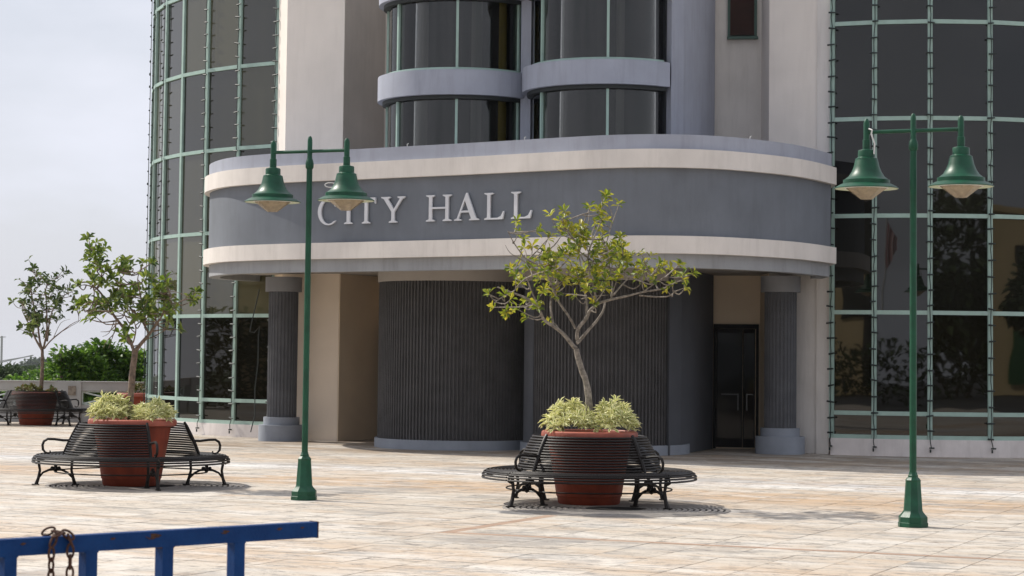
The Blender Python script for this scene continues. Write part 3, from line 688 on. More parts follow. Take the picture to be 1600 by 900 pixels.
SEAT = [(1.00, .452), (1.052, .450), (1.104, .449), (1.156, .449), (1.208, .451), (1.260, .454), (1.312, .456), (1.364, .455), (1.412, .446), (1.447, .425), (1.468, .393), (1.470, .355)]
BACK = [(.985 - .205 * (i / 12) - .035 * math.sin(math.pi * i / 12) * -.4, .485 + .435 * i / 12) for i in range(13)]
def arc_pts(r, z, a0, a1):
    n = max(4, int(abs(a1 - a0) / 5)); return [(r * math.sin(R(a0 + (a1 - a0) * i / n)), -r * math.cos(R(a0 + (a1 - a0) * i / n)), z) for i in range(n + 1)]
def make_bench(label, segs, frames, group="black iron ring benches round the planters"):
    """angles: 0 = towards the camera, positive to the right"""
    o = thing("ring_bench", label, "bench", group=group)
    cache = {}
    def rod(name, r, z, a0, a1, rad):
        ln = a1 - a0; k = (round(r, 3), round(z, 3), round(ln, 1))
        if k not in cache: cache[k] = MB().tube(arc_pts(r, z, 0, ln), rad, 6).mesh(name, M['iron'])
        link(name, cache[k], o, (0, 0, 0), R(a0))
    for a0, a1, hasback in segs:
        for r, z in SEAT: rod("seat_slat", r, z, a0 + .4, a1 - .4, .0150)
        if hasback:
            for r, z in BACK: rod("back_slat", r, z, a0 + .4, a1 - .4, .0160)
    fm = None
    for a in frames:
        # profile lies in local XZ plane: x = radius
        P3 = lambda q: [(x, 0, z) for x, z in q]
        if fm is None:
            sup = MB().tube(P3([(.99, .43), (1.10, .428), (1.25, .432), (1.38, .430), (1.43, .40), (1.445, .34), (1.40, .32)]), .017, 6)
            sup.tube(P3([(.775, .955), (.812, .90), (.882, .76), (.947, .62), (.997, .50), (1.02, .435), (.90, .40), (.86, .38)]), [.020, .024, .027, .027, .024, .022, .022, .024], 6)
            l1 = MB().tube(P3([(1.385, .43), (1.375, .33), (1.355, .22), (1.375, .10), (1.405, .012)]), [.026, .024, .022, .026, .032], 6).box((1.415, 0, .008), (.11, .055, .016))
            l2 = MB().tube(P3([(.875, .43), (.885, .32), (.89, .22), (.865, .11), (.835, .012)]), [.026, .024, .022, .026, .032], 6).box((.825, 0, .008), (.11, .055, .016))
            br = MB().tube(P3([(1.375, .10), (1.31, .185), (1.22, .225), (1.125, .235), (1.03, .225), (.95, .185), (.875, .11)]), [.016, .018, .02, .024, .02, .018, .016], 6)
            for dx, dz, rr in ((0, .0, .045), (-.05, .012, .03), (.05, .012, .03), (0, .045, .028), (0, -.035, .026)):
                br.lathe([(0, -rr), (rr * .7, -rr * .7), (rr, 0), (rr * .7, rr * .7), (0, rr)], (1.125 + dx, 0, .24 + dz), 8)
            ar = MB().tube(P3([(.80, .90), (.845, .79), (.885, .70), (.93, .67), (1.02, .668), (1.15, .685), (1.25, .688), (1.305, .655), (1.325, .60), (1.318, .53), (1.285, .49), (1.24, .475), (1.21, .49), (1.215, .515)]), [.018] * 3 + [.020] * 7 + [.015, .014, .013, .012], 7)
            fm = [sup.mesh("bench_frame", M['iron']), l1.mesh("leg", M['iron']), l2.mesh("leg", M['iron']), br.mesh("scroll_brace", M['iron']), ar.mesh("armrest", M['iron'])]
        f = link("bench_frame", fm[0], o, (0, 0, 0), R(a - 90))
        link("leg", fm[1], f); link("leg", fm[2], f); link("scroll_brace", fm[3], f); link("armrest", fm[4], f)
    MB().tube([(1.14 * math.cos(t), 1.14 * math.sin(t), .205) for t in [i * math.pi / 24 for i in range(48)]], .011, 5, closed=True).build("tie_rod", M['iron'], o)
    return o
bR = make_bench("black iron ring bench round the planter in front of the entrance drums", [(-48, 48, True), (48, 132, True), (132, 228, True), (228, 312, True)], (48, 132, 228, 312)); bR.location = (*PR, .003); bR.rotation_euler.z = -R(2.1)
bL = make_bench("black iron ring bench with a gap in its backrest, left of the left lamp post", [(-90, 16, True), (16, 90, False), (90, 180, True), (180, 270, True)], (16, 90, 180, 270)); bL.location = (*PLf, .003); bL.rotation_euler.z = R(9.9)
bF = make_bench("farther black iron ring bench at the far left by the balustrade", [(-60, 40, True), (40, 120, True), (120, 210, True), (210, 300, True)], (40, 120, 210, 300)); bF.location = (*PF, .003); bF.rotation_euler.z = R(12.4)

for (g, r), lab in zip(grates, ("round iron tree grate under the bench in front of the entrance drums", "round iron tree grate under the bench left of the left lamp post")):
    o = thing("tree_grate", lab, "tree grate", (g.x, g.y, 0), group="round tree grates with concentric slots")
    MB().lathe([(0, -.0125), (r + .4, -.0125)], n=64).build("pit", M['pit'], o)
    if True:  # cut slabs round the grate
        rr = r + .02; apron = MB().lathe([(rr, -.006), (rr + .42, -.003)], n=72)
        ap = apron.build("stone_collar", M['pave'], o)
    k = 0; q = .42
    while q < r - .02:
        MB().lathe([(q, -.008), (q, .002), (q + .048, .002), (q + .048, -.008)], n=64).build("ring", M['grate'], o, angle=30); q += .080
    MB().lathe([(r - .03, -.01), (r - .03, .004), (r + .02, .004), (r + .02, -.01)], n=72).build("outer_ring", M['grate'], o, angle=30)
    s = MB()
    for i in range(12): a = i * math.pi / 6; s.beam((.40 * math.cos(a), .40 * math.sin(a), -.003), ((r - .03) * math.cos(a), (r - .03) * math.sin(a), -.003), .02, .008)
    s.build("spoke", M['grate'], o, smooth=False)

# ------------------------------------------------------------------ vegetation
def rosette(mb, p, axis, n, ln, wd, r_, spread=1.):
    axis = axis.normalized(); s = axis.cross(Vector((.31, .17, .93))).normalized(); t = axis.cross(s)
    for i in range(n):
        a = i * 2.4 + r_.uniform(-.4, .4); el = r_.uniform(.05, .9) * spread
        d = (s * math.cos(a) + t * math.sin(a)) * math.cos(el * .9) + axis * math.sin(el) + Vector((0, 0, -.25 * r_.random()))
        l_ = ln * r_.uniform(.65, 1.15); mb.leaf(p + axis * r_.uniform(-.02, .03), d, axis, l_, wd * l_ / ln * r_.uniform(.85, 1.2))
def make_tree(label, base, limbs, clusters, conv, bark, leafm, seed, nros=3, spread=.10, ln=.13, wd=.05, nleaf=10, depth=.75, dead=(), group="young trees growing in the planters"):
    rr = random.Random(seed); D0 = base[1]
    o = thing("planter_tree", label, "tree", (base[0], D0, .93), group=group); off = (base[0], D0, .93)
    tr = MB(); nodes = []
    def jit(p, k, amp): return p + Vector(mnoise.noise_vector(p * 2.3 + Vector((seed, 0, 0)))) * amp
    for li, (pts, r0, r1, dy0, dy1) in enumerate(limbs):
        W = []
        for i, q in enumerate(pts):
            px, py = conv(q); f = i / (len(pts) - 1); W.append(tuple(atd(px, py, D0 + dy0 + (dy1 - dy0) * f)))
        W = [Vector(q) for q in catmull(W, 4)]
        if li > 0: W = [W[0]] + [jit(p, i, .035) for i, p in enumerate(W[1:])]
        rad = [r0 + (r1 - r0) * i / (len(W) - 1) for i in range(len(W))]
        rad = [r * (1 + .10 * mnoise.noise(p * 9)) for r, p in zip(rad, W)]
        tr.tube(W, rad, 8)
        if li > 0: nodes += [(p, r) for p, r in zip(W[2:], rad[2:])]
    lv = MB()
    for cl in clusters:
        px, py = conv(cl[:2]); dyc = rr.uniform(-depth, depth); c0 = atd(px, py, D0 + dyc)
        for k in range(nros if len(cl) < 3 else cl[2]):
            p = c0 + Vector((rr.gauss(0, spread), rr.gauss(0, spread * 1.2), rr.gauss(0, spread)))
            q, r = min(nodes, key=lambda n: (n[0] - p).length + (.25 if n[0].z > p.z else 0) + rr.uniform(0, .18))
            if k == 0 or rr.random() < .75:
                mid = (p + q) / 2 + Vector((rr.uniform(-.06, .06), rr.uniform(-.06, .06), rr.uniform(-.09, .03)))
                tr.tube(catmull([tuple(q), tuple(mid), tuple(p)], 3), [min(.013, r)] * 2 + [.009] * 3 + [.006] * 2, 5)
                if rr.random() < .5: nodes.append((mid, .01))
            ax = (p - q).normalized() + Vector((0, 0, .6)); rosette(lv, p, ax, rr.randint(nleaf - 3, nleaf + 3), ln, wd, rr)
    for pts in dead:
        W = [atd(*conv(q), D0 + rr.uniform(-.1, .1)) for q in pts]; tr.tube(catmull([tuple(x) for x in W], 3), [.010 - .007 * i / (3 * (len(W) - 1)) for i in range(3 * (len(W) - 1) + 1)], 4)
    tr.build("trunk", bark, o, off=off, angle=80); lv.build("crown", leafm, o, off=off, smooth=None)
    return o
cR = lambda q: (740 + q[0] / 3.333, 290 + q[1] / 3.333)
limbsR = [([(602, 1180), (598, 1100), (585, 1020), (560, 950), (540, 880), (535, 850)], .050, .036, 0, 0),
 ([(535, 850), (480, 790), (430, 750), (370, 700), (340, 640), (280, 590), (200, 560), (130, 530)], .030, .009, 0, -.35),
 ([(415, 735), (405, 640), (410, 560), (430, 500), (440, 430)], .016, .008, 0, .3),
 ([(345, 645), (305, 560), (270, 470), (210, 445)], .014, .006, 0, -.1),
 ([(538, 820), (590, 750), (640, 700), (680, 650), (690, 600)], .026, .012, 0, .25),
 ([(540, 800), (540, 745), (580, 690), (600, 650), (650, 610), (720, 590), (800, 575), (880, 555), (980, 540), (1020, 515)], .028, .009, 0, -.3),
 ([(860, 572), (1000, 580), (1060, 550), (1110, 530)], .011, .005, -.2, -.35),
 ([(580, 695), (580, 600), (570, 520), (560, 430), (550, 330), (560, 260)], .018, .006, 0, .35),
 ([(530, 745), (480, 660), (440, 590), (400, 500), (350, 430), (300, 400), (270, 370), (210, 290), (180, 240)], .018, .005, 0, -.5),
 ([(640, 615), (620, 500), (600, 380), (615, 300), (650, 200), (690, 140), (660, 100)], .015, .005, 0, -.1),
 ([(720, 585), (722, 500), (700, 400), (690, 300)], .013, .006, -.1, .3),
 ([(730, 570), (790, 500), (880, 450), (905, 430)], .012, .005, 0, .4),
 ([(870, 560), (930, 520), (990, 470)], .009, .005, -.2, -.6),
 ([(200, 560), (150, 590), (110, 620)], .010, .006, -.3, -.5), ([(300, 605), (270, 630), (245, 620), (190, 610)], .008, .004, -.2, -.4)]
clR = [(115, 520, 2), (185, 530, 2), (130, 610, 2), (180, 635, 2), (290, 660, 3), (255, 690, 1), (195, 255, 2), (180, 215, 1), (335, 240, 2), (320, 300, 1), (440, 200, 3), (420, 275, 3), (500, 205), (520, 255), (560, 240), (600, 235), (640, 200), (665, 175, 2), (610, 95, 2), (660, 80, 3), (735, 90, 3), (650, 125, 1), (690, 265), (650, 270), (640, 330), (560, 295), (480, 325), (420, 360), (350, 365), (340, 425), (380, 415), (255, 400, 2), (300, 480), (270, 520, 2), (350, 550, 2), (420, 470), (460, 425), (520, 480), (550, 460), (600, 540, 2), (650, 550), (520, 640, 1), (700, 400), (650, 375), (720, 335), (760, 375), (800, 360), (830, 350, 2), (880, 400, 2), (840, 430), (740, 460), (780, 430), (860, 515, 2), (980, 440), (1010, 430, 2), (1040, 480), (1060, 495, 2), (1105, 530, 2), (1010, 550, 1), (945, 465, 2), (730, 430), (600, 440), (470, 380), (560, 380), (430, 560, 2), (380, 480, 2), (340, 600, 1), (690, 480, 2)]
make_tree("slender tree with yellow-green leaves and a wide crown in front of the entrance", PR, limbsR, clR, cR, M['bark'], M['leafR'], 3, nros=4, ln=.125, wd=.048, nleaf=8, spread=.10,
          dead=[[(560, 590), (640, 575), (700, 570)], [(240, 460), (215, 480), (260, 500), (290, 480)], [(330, 440), (240, 380), (190, 350), (165, 310)], [(590, 575), (500, 565), (450, 560)]])
cL = lambda q: (100 + q[0] / 3.333, 370 + q[1] / 3.333)
limbsL = [([(348, 960), (345, 870), (350, 800), (357, 700), (368, 620), (370, 590)], .052, .045, 0, 0),
 ([(370, 595), (400, 550), (440, 500), (480, 450), (505, 420), (525, 385)], .034, .012, 0, -.2),
 ([(362, 600), (335, 540), (310, 485), (270, 420), (230, 350), (205, 310), (170, 270), (120, 240), (60, 250)], .028, .009, 0, .2),
 ([(435, 495), (412, 450), (370, 400), (330, 350), (290, 280)], .018, .008, -.1, .3),
 ([(425, 465), (422, 400), (400, 300), (385, 220), (400, 170)], .014, .006, -.1, -.5),
 ([(352, 560), (370, 480), (360, 430)], .012, .006, 0, -.3), ([(272, 425), (305, 420), (322, 370)], .011, .006, .1, .3),
 ([(172, 272), (195, 180), (160, 100), (150, 60)], .014, .006, .2, .4), ([(480, 450), (470, 350), (480, 260)], .014, .006, -.1, .4),
 ([(500, 425), (545, 350), (540, 280)], .010, .005, -.2, -.5), ([(500, 300), (570, 290), (650, 310)], .006, .004, -.4, -.6), ([(205, 310), (150, 340), (120, 400)], .011, .006, .2, -.2)]
clL = [(120, 45), (155, 60), (185, 65, 2), (110, 130), (155, 130, 4), (200, 140), (140, 165), (240, 115, 2), (285, 120, 2), (330, 150, 2), (370, 160, 2), (240, 180), (280, 190), (300, 240, 4), (260, 260), (165, 215, 4), (130, 220, 2), (180, 245), (45, 205), (70, 220), (40, 235, 1), (50, 310), (75, 330), (120, 375, 2), (150, 385, 2), (170, 410), (212, 425, 1), (110, 445, 2), (130, 330, 2), (300, 310), (260, 335, 2), (345, 300), (350, 340, 4), (385, 370, 4), (350, 265), (330, 390, 2), (400, 385, 4), (430, 180, 2), (440, 150, 2), (460, 190, 2), (420, 410, 2), (450, 350, 4), (470, 290), (500, 250, 4), (535, 260), (510, 330, 4), (550, 295), (480, 380, 4), (540, 350, 4), (560, 400), (540, 445, 4), (500, 410), (455, 395), (657, 330, 4), (380, 470, 2), (330, 520, 2), (350, 450, 1), (300, 520, 2), (290, 290), (200, 200), (240, 300, 2)]
clL = [((q[0] - 330) * .92 + 335, (q[1] - 300) * .95 + 300) + tuple(q[2:]) for q in clL if q[0] > 60]
make_tree("crooked brown-barked tree with forked trunk in the planter left of the left lamp post", PLf, limbsL, clL, cL, M['bark2'], M['leafL'], 5, nros=2, ln=.14, wd=.062, nleaf=8, spread=.085, depth=.6,
          dead=[[(272, 430), (262, 500), (225, 540), (205, 580)], [(275, 450), (240, 490), (190, 495)], [(270, 470), (250, 530), (232, 580)], [(262, 440), (235, 500), (200, 520)]])
cF = lambda q: (q[0] / 3.4625, 360 + q[1] / 3.4625)
limbsF = [([(222, 860), (226, 800), (229, 730), (229, 650)], .060, .042, 0, 0),
 ([(229, 655), (200, 600), (180, 560), (150, 500), (120, 440)], .035, .012, 0, .5), ([(230, 650), (215, 600), (200, 500), (180, 400), (168, 300), (195, 240)], .035, .010, 0, -.5),
 ([(232, 640), (250, 560), (255, 450), (245, 350), (262, 280)], .032, .010, 0, .4), ([(235, 640), (270, 600), (330, 550), (380, 510), (430, 490)], .024, .006, 0, -.4),
 ([(255, 600), (268, 500), (290, 420), (345, 350), (390, 330)], .026, .009, 0, .2), ([(200, 480), (150, 430), (105, 380)], .016, .008, -.2, -.8)]
clF = [(170, 228), (160, 258), (210, 250), (260, 258), (300, 260), (340, 280), (140, 340), (170, 320), (210, 305), (250, 310), (290, 320), (100, 380), (130, 400), (180, 380), (220, 370), (260, 370), (150, 440), (190, 440), (230, 440), (270, 440), (120, 520), (150, 490), (200, 500), (240, 510), (280, 560, 1), (170, 550, 2), (160, 590, 1), (325, 420), (350, 390), (390, 350), (400, 400), (350, 345), (410, 330), (380, 370), (300, 390), (310, 350), (110, 370), (290, 460, 2), (210, 470)]
clF = [((q[0] - 230) * .92 + 230, q[1]) + tuple(q[2:]) for q in clF]
make_tree("small airy tree in the farther planter, in front of the sky at the far left", PF, limbsF, clF, cF, M['bark2'], M['leafF'], 11, nros=3, ln=.19, wd=.09, nleaf=5, spread=.16, depth=1.2,
          dead=[[(330, 550), (380, 520), (430, 490), (436, 470)], [(290, 580), (330, 500), (380, 480)]])

def clump(label, c, rx, ry, h, nros, m, seed, ln, wd, nleaf=13, z0=.93, name="planter_shrub", cat="shrub", group=None):
    r_ = random.Random(seed); o = MB(); 
    for i in range(nros):
        a = r_.uniform(0, 2 * math.pi); q = math.sqrt(r_.random()); hh = h * (1 - .55 * q * q) * (r_.uniform(.45, 1.05))
        p = Vector((rx * q * math.cos(a), ry * q * math.sin(a), hh))
        ax = Vector((p.x * 1.3, p.y * 1.3, .55)) + Vector((r_.uniform(-.2, .2), r_.uniform(-.2, .2), 0)); rosette(o, p, ax, nleaf, ln, wd, r_, 1.1)
    ob = o.build(name, m, smooth=None)
    ob.data.attributes.new("leaf_edge", 'FLOAT', 'POINT').data.foreach_set("value", [.5, 1, 1, 1, 1, 1, 0] * (len(o.v) // 7))
    ob.location = (c[0], c[1], z0)
    tag(ob, label, cat, group); return ob
g1 = "variegated cream and green shrubs in the planters"
clump("cream-edged variegated shrub left of the slender trunk in the right-hand planter", (PR[0] - .27, PR[1] - .03), .33, .42, .44, 75, M['vari'], 1, .145, .034, group=g1)
clump("cream-edged variegated shrub right of the slender trunk in the right-hand planter", (PR[0] + .32, PR[1] - .05), .27, .42, .46, 68, M['vari'], 2, .145, .034, group=g1)
clump("cream-edged variegated shrub left of the crooked trunk", (PLf[0] - .30, PLf[1] - .08), .28, .38, .38, 90, M['vari'], 3, .145, .034, group=g1)
clump("cream-edged variegated shrub right of the crooked trunk", (PLf[0] + .33, PLf[1] - .08), .26, .38, .31, 80, M['vari'], 4, .145, .034, group=g1)
clump("low weedy green shrub left of the trunk in the farther planter", (PF[0] - .22, PF[1] - .1), .36, .36, .24, 45, M['succ'], 5, .12, .05, 9, z0=.84)
clump("small tuft of weeds at the right rim of the farther planter", (PF[0] + .46, PF[1] - .1), .12, .2, .18, 14, M['succ'], 6, .12, .05, 9, z0=.84)
clump("small pinkish shrub in the planter half hidden by the left glass tower", (-10.42, 60.75), .3, .3, .34, 30, M['succ'], 8, .14, .05, 9, z0=.80)

# ------------------------------------------------------------------ balustrade
FY = 61.9
bal = thing("balustrade", "grey terrace balustrade with pale crossed railings behind the farther planter", "balustrade", (-16, FY, 0))
BO = (-16, FY, 0)
def fpart(mb, name, m, parent=None, **kw): return mb.build(name, m, parent or bal, off=BO, **kw)
fpart(MB().box((-19, FY, .245), (24, .26, .49)), "lower_wall", M['fence'], smooth=False)
fpart(MB().box((-19, FY, 1.02), (24, .26, .25)), "top_rail", M['fence'], smooth=False)
fpart(MB().box((-19, FY, 1.155), (24, .34, .03)), "coping", M['fence'], smooth=False)
x = -7.6; posts = [-7.6, -12.66, -15.7, -18.2, -21.1, -24.0, -27]
for k, px_ in enumerate(posts):
    wd = .75 if k == 1 else .45
    p = fpart(MB().box((px_, FY - .01, .57), (wd, .34, 1.14)), "post", M['fence'], smooth=False)
    if k == 1: fpart(MB().box((px_ + .12, FY - .195, .90), (.22, .03, .27)), "plaque", mat("faded_tile_plaque", (.16, .12, .09), .4, 0, 9, col2=(.35, .30, .24)), p, smooth=False)
for k in range(len(posts) - 1):
    a, b = posts[k + 1] + (.375 if k + 1 == 1 else .225), posts[k] - (.375 if k == 1 else .225); n = 3 if b - a > 3 else 2; st = (b - a) / n
    for i in range(n):
        x0, x1 = a + i * st, a + (i + 1) * st; z0, z1 = .50, .885; mb = MB()
        mb.beam((x0, FY, z0 + .015), (x1, FY, z0 + .015), .03, .03).beam((x0, FY, z1 - .015), (x1, FY, z1 - .015), .03, .03)
        mb.beam((x0 + .014, FY, z0 + .031), (x0 + .014, FY, z1 - .031), .028, .028)
        mb.beam((x0 + .03, FY - .006, z0 + .03), (x1, FY - .006, z1 - .03), .04, .04).beam((x0 + .03, FY + .006, z1 - .03), (x1, FY + .006, z0 + .03), .04, .04)
        cx = (x0 + x1) / 2; cz = (z0 + z1) / 2
        mb.tube([(cx + .07 * math.cos(t), FY - .03, cz + .07 * math.sin(t)) for t in [j * math.pi / 6 for j in range(12)]], .02, 5, closed=True)
        fpart(mb, "railing_panel", M['rail'], smooth=False)

# ------------------------------------------------------------------ greenery beyond the balustrade
def mound(name, label, cat, blobs, n, ln, m, seed, trunk_to, group=None, bark=None):
    """blobs: (x, y, z, rx, ry, rz) in metres; leaves fill the shell of each, trunk below"""
    r_ = random.Random(seed); x0 = sum(b[0] for b in blobs) / len(blobs); y0 = sum(b[1] for b in blobs) / len(blobs)
    o = thing(name, label, cat, (x0, y0, trunk_to), group=group); lv = MB(); tot = sum(b[3] * b[5] for b in blobs)
    for b in blobs:
        for i in range(int(n * b[3] * b[5] / tot)):
            d = Vector((r_.gauss(0, 1), r_.gauss(0, 1), r_.gauss(0, 1))).normalized(); q = r_.uniform(.55, 1.0) * (1 + .25 * mnoise.noise(d * 2.2 + Vector((seed, b[0], 0))))
            p = Vector((b[0] + d.x * b[3] * q, b[1] + d.y * b[4] * q, b[2] + d.z * b[5] * q))
            dd = d + Vector((r_.uniform(-.9, .9), r_.uniform(-.9, .9), r_.uniform(-.9, .6))); l_ = ln * r_.uniform(.6, 1.2)
            lv.leaf(p, dd, Vector((r_.uniform(-.5, .5), r_.uniform(-.5, .5), 1)), l_, l_ * r_.uniform(.5, .7))
    tr = MB()
    for b in blobs:
        tr.tube([(x0 + (b[0] - x0) * .2, y0, trunk_to), (x0 + (b[0] - x0) * .6, y0, trunk_to + (b[2] - trunk_to) * .5), (b[0], b[1], b[2])], [.12, .09, .04], 6)
    tr.build("trunk", bark or M['bark2'], o, off=(x0, y0, trunk_to)); lv.build("crown", m, o, off=(x0, y0, trunk_to), smooth=None)
    return o
def B(px, py, D, rx, rz, ry=None):
    p = atd(px, py, D); return (p.x, p.y, p.z, rx, ry or rx * .8, rz)
gb = "big-leaved shrubs growing beyond the balustrade"
mound("big_leaf_shrub", "big-leaved green shrub with an arching top, left of the crooked trunk, beyond the balustrade", "shrub", [B(112, 590, 66, 1.0, .75), B(95, 553, 65.6, .28, .16), B(108, 562, 65.8, .38, .26), B(130, 575, 66, .7, .6), B(145, 600, 66, .8, .6)], 2600, .21, M['bush'], 21, -5, gb)
mound("big_leaf_shrub", "tallest big-leaved shrub, directly left of the crooked trunk beyond the balustrade", "shrub", [B(170, 590, 67, .9, .8), B(152, 548, 66.8, .5, .30), B(165, 562, 67, .75, .5), B(185, 575, 67, .6, .6), B(175, 605, 67, .9, .6)], 2800, .21, M['bush'], 22, -5, gb)
mound("big_leaf_shrub", "big-leaved shrub between the crooked trunk and the left glass tower", "shrub", [B(220, 590, 67, .8, .8), B(212, 568, 67, .6, .4), B(240, 600, 67, 1.0, .8)], 1800, .21, M['bush'], 23, -5, gb)
mound("big_leaf_shrub", "low big-leaved shrub behind the farther planter at the far left", "shrub", [B(80, 600, 70, 1.0, .5), B(55, 603, 72, 1.2, .4)], 1500, .20, M['bush'], 24, -5, gb)
gt = "hazy trees far beyond the balustrade"
mound("far_tree", "low green tree at the left edge of the photo beyond the balustrade", "tree", [B(8, 597, 120, 1.7, .9), B(-20, 600, 120, 1.6, 1.0)], 1900, .32, M['far'], 31, -9, gt)
mound("far_tree", "rounded green tree beyond the farther planter, right of the thin mast", "tree", [B(40, 592, 130, 1.8, .7), B(62, 596, 132, 1.5, .8)], 1900, .32, M['far'], 32, -9, gt)
mound("far_tree", "pale hazy tree standing above the tree line behind the farther planter trunk", "tree", [B(52, 578, 1400, 10.5, 6.5), B(70, 582, 1400, 10, 8.5), B(46, 586, 1400, 9, 7)], 2200, 3.0, M['far'], 33, -28, gt)
mound("far_tree", "pale hazy tree seen between the big-leaved shrubs and the farther planter trunk", "tree", [B(90, 588, 1400, 11.5, 8), B(108, 590, 1400, 10, 7)], 1500, 3.0, M['far'], 34, -28, gt)
wood = MB(); r_ = random.Random(9)
for i in range(7000):
    t = r_.random(); px = -140 + 480 * t; D = r_.uniform(1100, 1450); top = 590 + 7 * mnoise.noise(Vector((px * .03, 1, 0))) + 4 * mnoise.noise(Vector((px * .12, 5, 0)))
    p = atd(px, top + (r_.random() ** 1.6) * 26, D); wood.leaf(p, Vector((r_.uniform(-1, 1), r_.uniform(-1, 1), r_.uniform(-.6, 1))), Vector((0, 0, 1)), 5.4, 3.8)
tag(wood.build("distant_wood", M['far'], smooth=None), "hazy line of distant woods at the far left horizon", "wood", kind='stuff')
# antenna mast
mp_ = atd(3, 580, 200); ms = thing("antenna_mast", "thin antenna mast with a long slanting boom at the left edge of the photo", "antenna", (mp_.x, mp_.y, -12))
mo = (mp_.x, mp_.y, -12)
def mpart(mb, n): mb.build(n, M['fence'], ms, off=mo)
mpart(MB().tube([(mp_.x, mp_.y, -12), atd(3, 525, 200)], .10, 6), "mast")
mpart(MB().beam(atd(-30, 573, 200), atd(52, 555, 200), .12, .10), "boom"); mpart(MB().beam(atd(-30, 569, 200.3), atd(50, 556, 200.3), .08, .07), "boom")
mpart(MB().beam(atd(-3, 527, 200), atd(9, 526.5, 200), .08, .07), "crossbar")

# ------------------------------------------------------------------ blue barrier in the foreground, with its chain
e1 = Vector((-1.046, 11.6)); e0 = Vector((-2.419, 10.3)); bd = (e0 - e1).normalized(); ht = 1.107; th = .082
bar = thing("metal_barrier", "blue painted steel barrier across the bottom left corner, chips of rust on its top bar", "barrier", (e1.x, e1.y, 0)); BO2 = (e1.x, e1.y, 0)
eE = e1 + bd * 3.2
MB().beam((e1.x, e1.y, ht - th / 2), (eE.x, eE.y, ht - th / 2), .07, th).build("top_bar", M['bluep'], bar, off=BO2, smooth=False)
c0 = e1 - bd * .006; MB().beam((c0.x, c0.y, ht - th / 2), (e1.x, e1.y, ht - th / 2), .074, th + .006).build("end_cap", M['rust'], bar, off=BO2, smooth=False)
MB().beam((e1.x, e1.y, .2), (eE.x, eE.y, .2), .06, .06).build("bottom_bar", M['bluep'], bar, off=BO2, smooth=False)
def barpoint(px, py):
    r = ray(px, py); s = (e1.x * r.y - e1.y * r.x) / (bd.y * r.x - bd.x * r.y); return e1 + bd * s, s
for px in (368.5, 256.5, 137.5, 11.5, -118, -250):
    q, s = barpoint(px, 875)
    MB().box((q.x, q.y, (ht - th + .23) / 2), (.066, .066, ht - th - .23), math.atan2(bd.y, bd.x)).build("upright", M['bluep'], bar, off=BO2, smooth=False)
for s in (.35, 2.6):
    q = e1 + bd * s; MB().box((q.x, q.y, .085), (.06, .6, .17), math.atan2(bd.y, bd.x)).build("foot", M['bluep'], bar, off=BO2, smooth=False)
for px, py, rr2 in ((232, 829, .03), (240, 832, .016), (345, 822, .02), (30, 842, .012), (430, 820, .014), (466, 818, .010), (170, 834, .012)):
    q, s = barpoint(px, py); nn = Vector((-bd.y, bd.x)); nn = nn if nn.y < 0 else -nn
    pl = MB(); pts = [(q.x + nn.x * .0362 + bd.x * rr2 * 1.4 * math.cos(t) * (1 + .3 * math.sin(3 * t)), q.y + nn.y * .0362 + bd.y * rr2 * 1.4 * math.cos(t), ht - .025 + rr2 * .5 * math.sin(t)) for t in [i * .52 for i in range(12)]]
    pl.add(pts, [tuple(range(12))]).build("rust_patch", M['rust'], bar, off=BO2, smooth=False)
for px in (368.5, 256.5, 137.5, 11.5):
    q, s = barpoint(px, 875); w_ = MB()
    for e in (-1, 1): p_ = q + bd * .036 * e; w_.tube([(p_.x - bd.y * -.03, p_.y - bd.x * .03, ht - th - .002), (p_.x + bd.y * -.03, p_.y + bd.x * .03, ht - th - .002)], .006, 6)
    w_.build("weld_bead", M['rust'] if px in (256.5,) else M['bluep'], bar, off=BO2)
q, s = barpoint(92, 838); nn = Vector((-bd.y, bd.x)); nn = nn if nn.y < 0 else -nn
ch = thing("rusty_chain", "rusty chain looped over the blue barrier", "chain", (q.x, q.y, ht))
def linkmesh():
    pts = []
    for i in range(16):
        t = i * math.pi / 8; pts.append((.016 * math.cos(t), 0, .034 * math.sin(t) * (1 if abs(math.sin(t)) > .5 else 1)))
    return MB().tube(pts, .0062, 6, closed=True).mesh("chain_link", M['rust'])
lm = linkmesh()
def put(p, d, twist):
    o = bpy.data.objects.new("chain_link", lm); C.objects.link(o); o.parent = ch; o.location = p
    o.rotation_mode = 'QUATERNION'; o.rotation_quaternion = Vector(d).to_track_quat('Z', 'Y') @ Matrix.Rotation(twist, 3, 'Z').to_quaternion()
b3 = Vector((bd.x, bd.y, 0)); n3 = Vector((nn.x, nn.y, 0)); Z = Vector((0, 0, 1))
path = [-b3 * .03 + n3 * .056 + Z * (-.02), -b3 * .02 + n3 * .05 + Z * .008, n3 * .01 + b3 * .01 + Z * .02, b3 * .04 - n3 * .03 + Z * .022, b3 * .07 - n3 * .055 - Z * .02]
i = 0
for k, dpt in enumerate(path): put(dpt, (path[min(k + 1, 4)] - path[max(k - 1, 0)]), (k % 2) * 1.57)
for k in range(7): put(-b3 * .03 + n3 * .058 - Z * (.07 + k * .053), Z, .4 + (k % 2) * 1.57)
for k in range(7): put(b3 * .075 + n3 * .058 - Z * (.03 + k * .053 + .05), Z, .9 + (k % 2) * 1.57)
for k, dpt in enumerate([b3 * .04 + n3 * .052 + Z * .012, b3 * .065 + n3 * .056 - Z * .02]): put(dpt, b3 + n3 * .3 - Z * (.3 + k), k * 1.57)

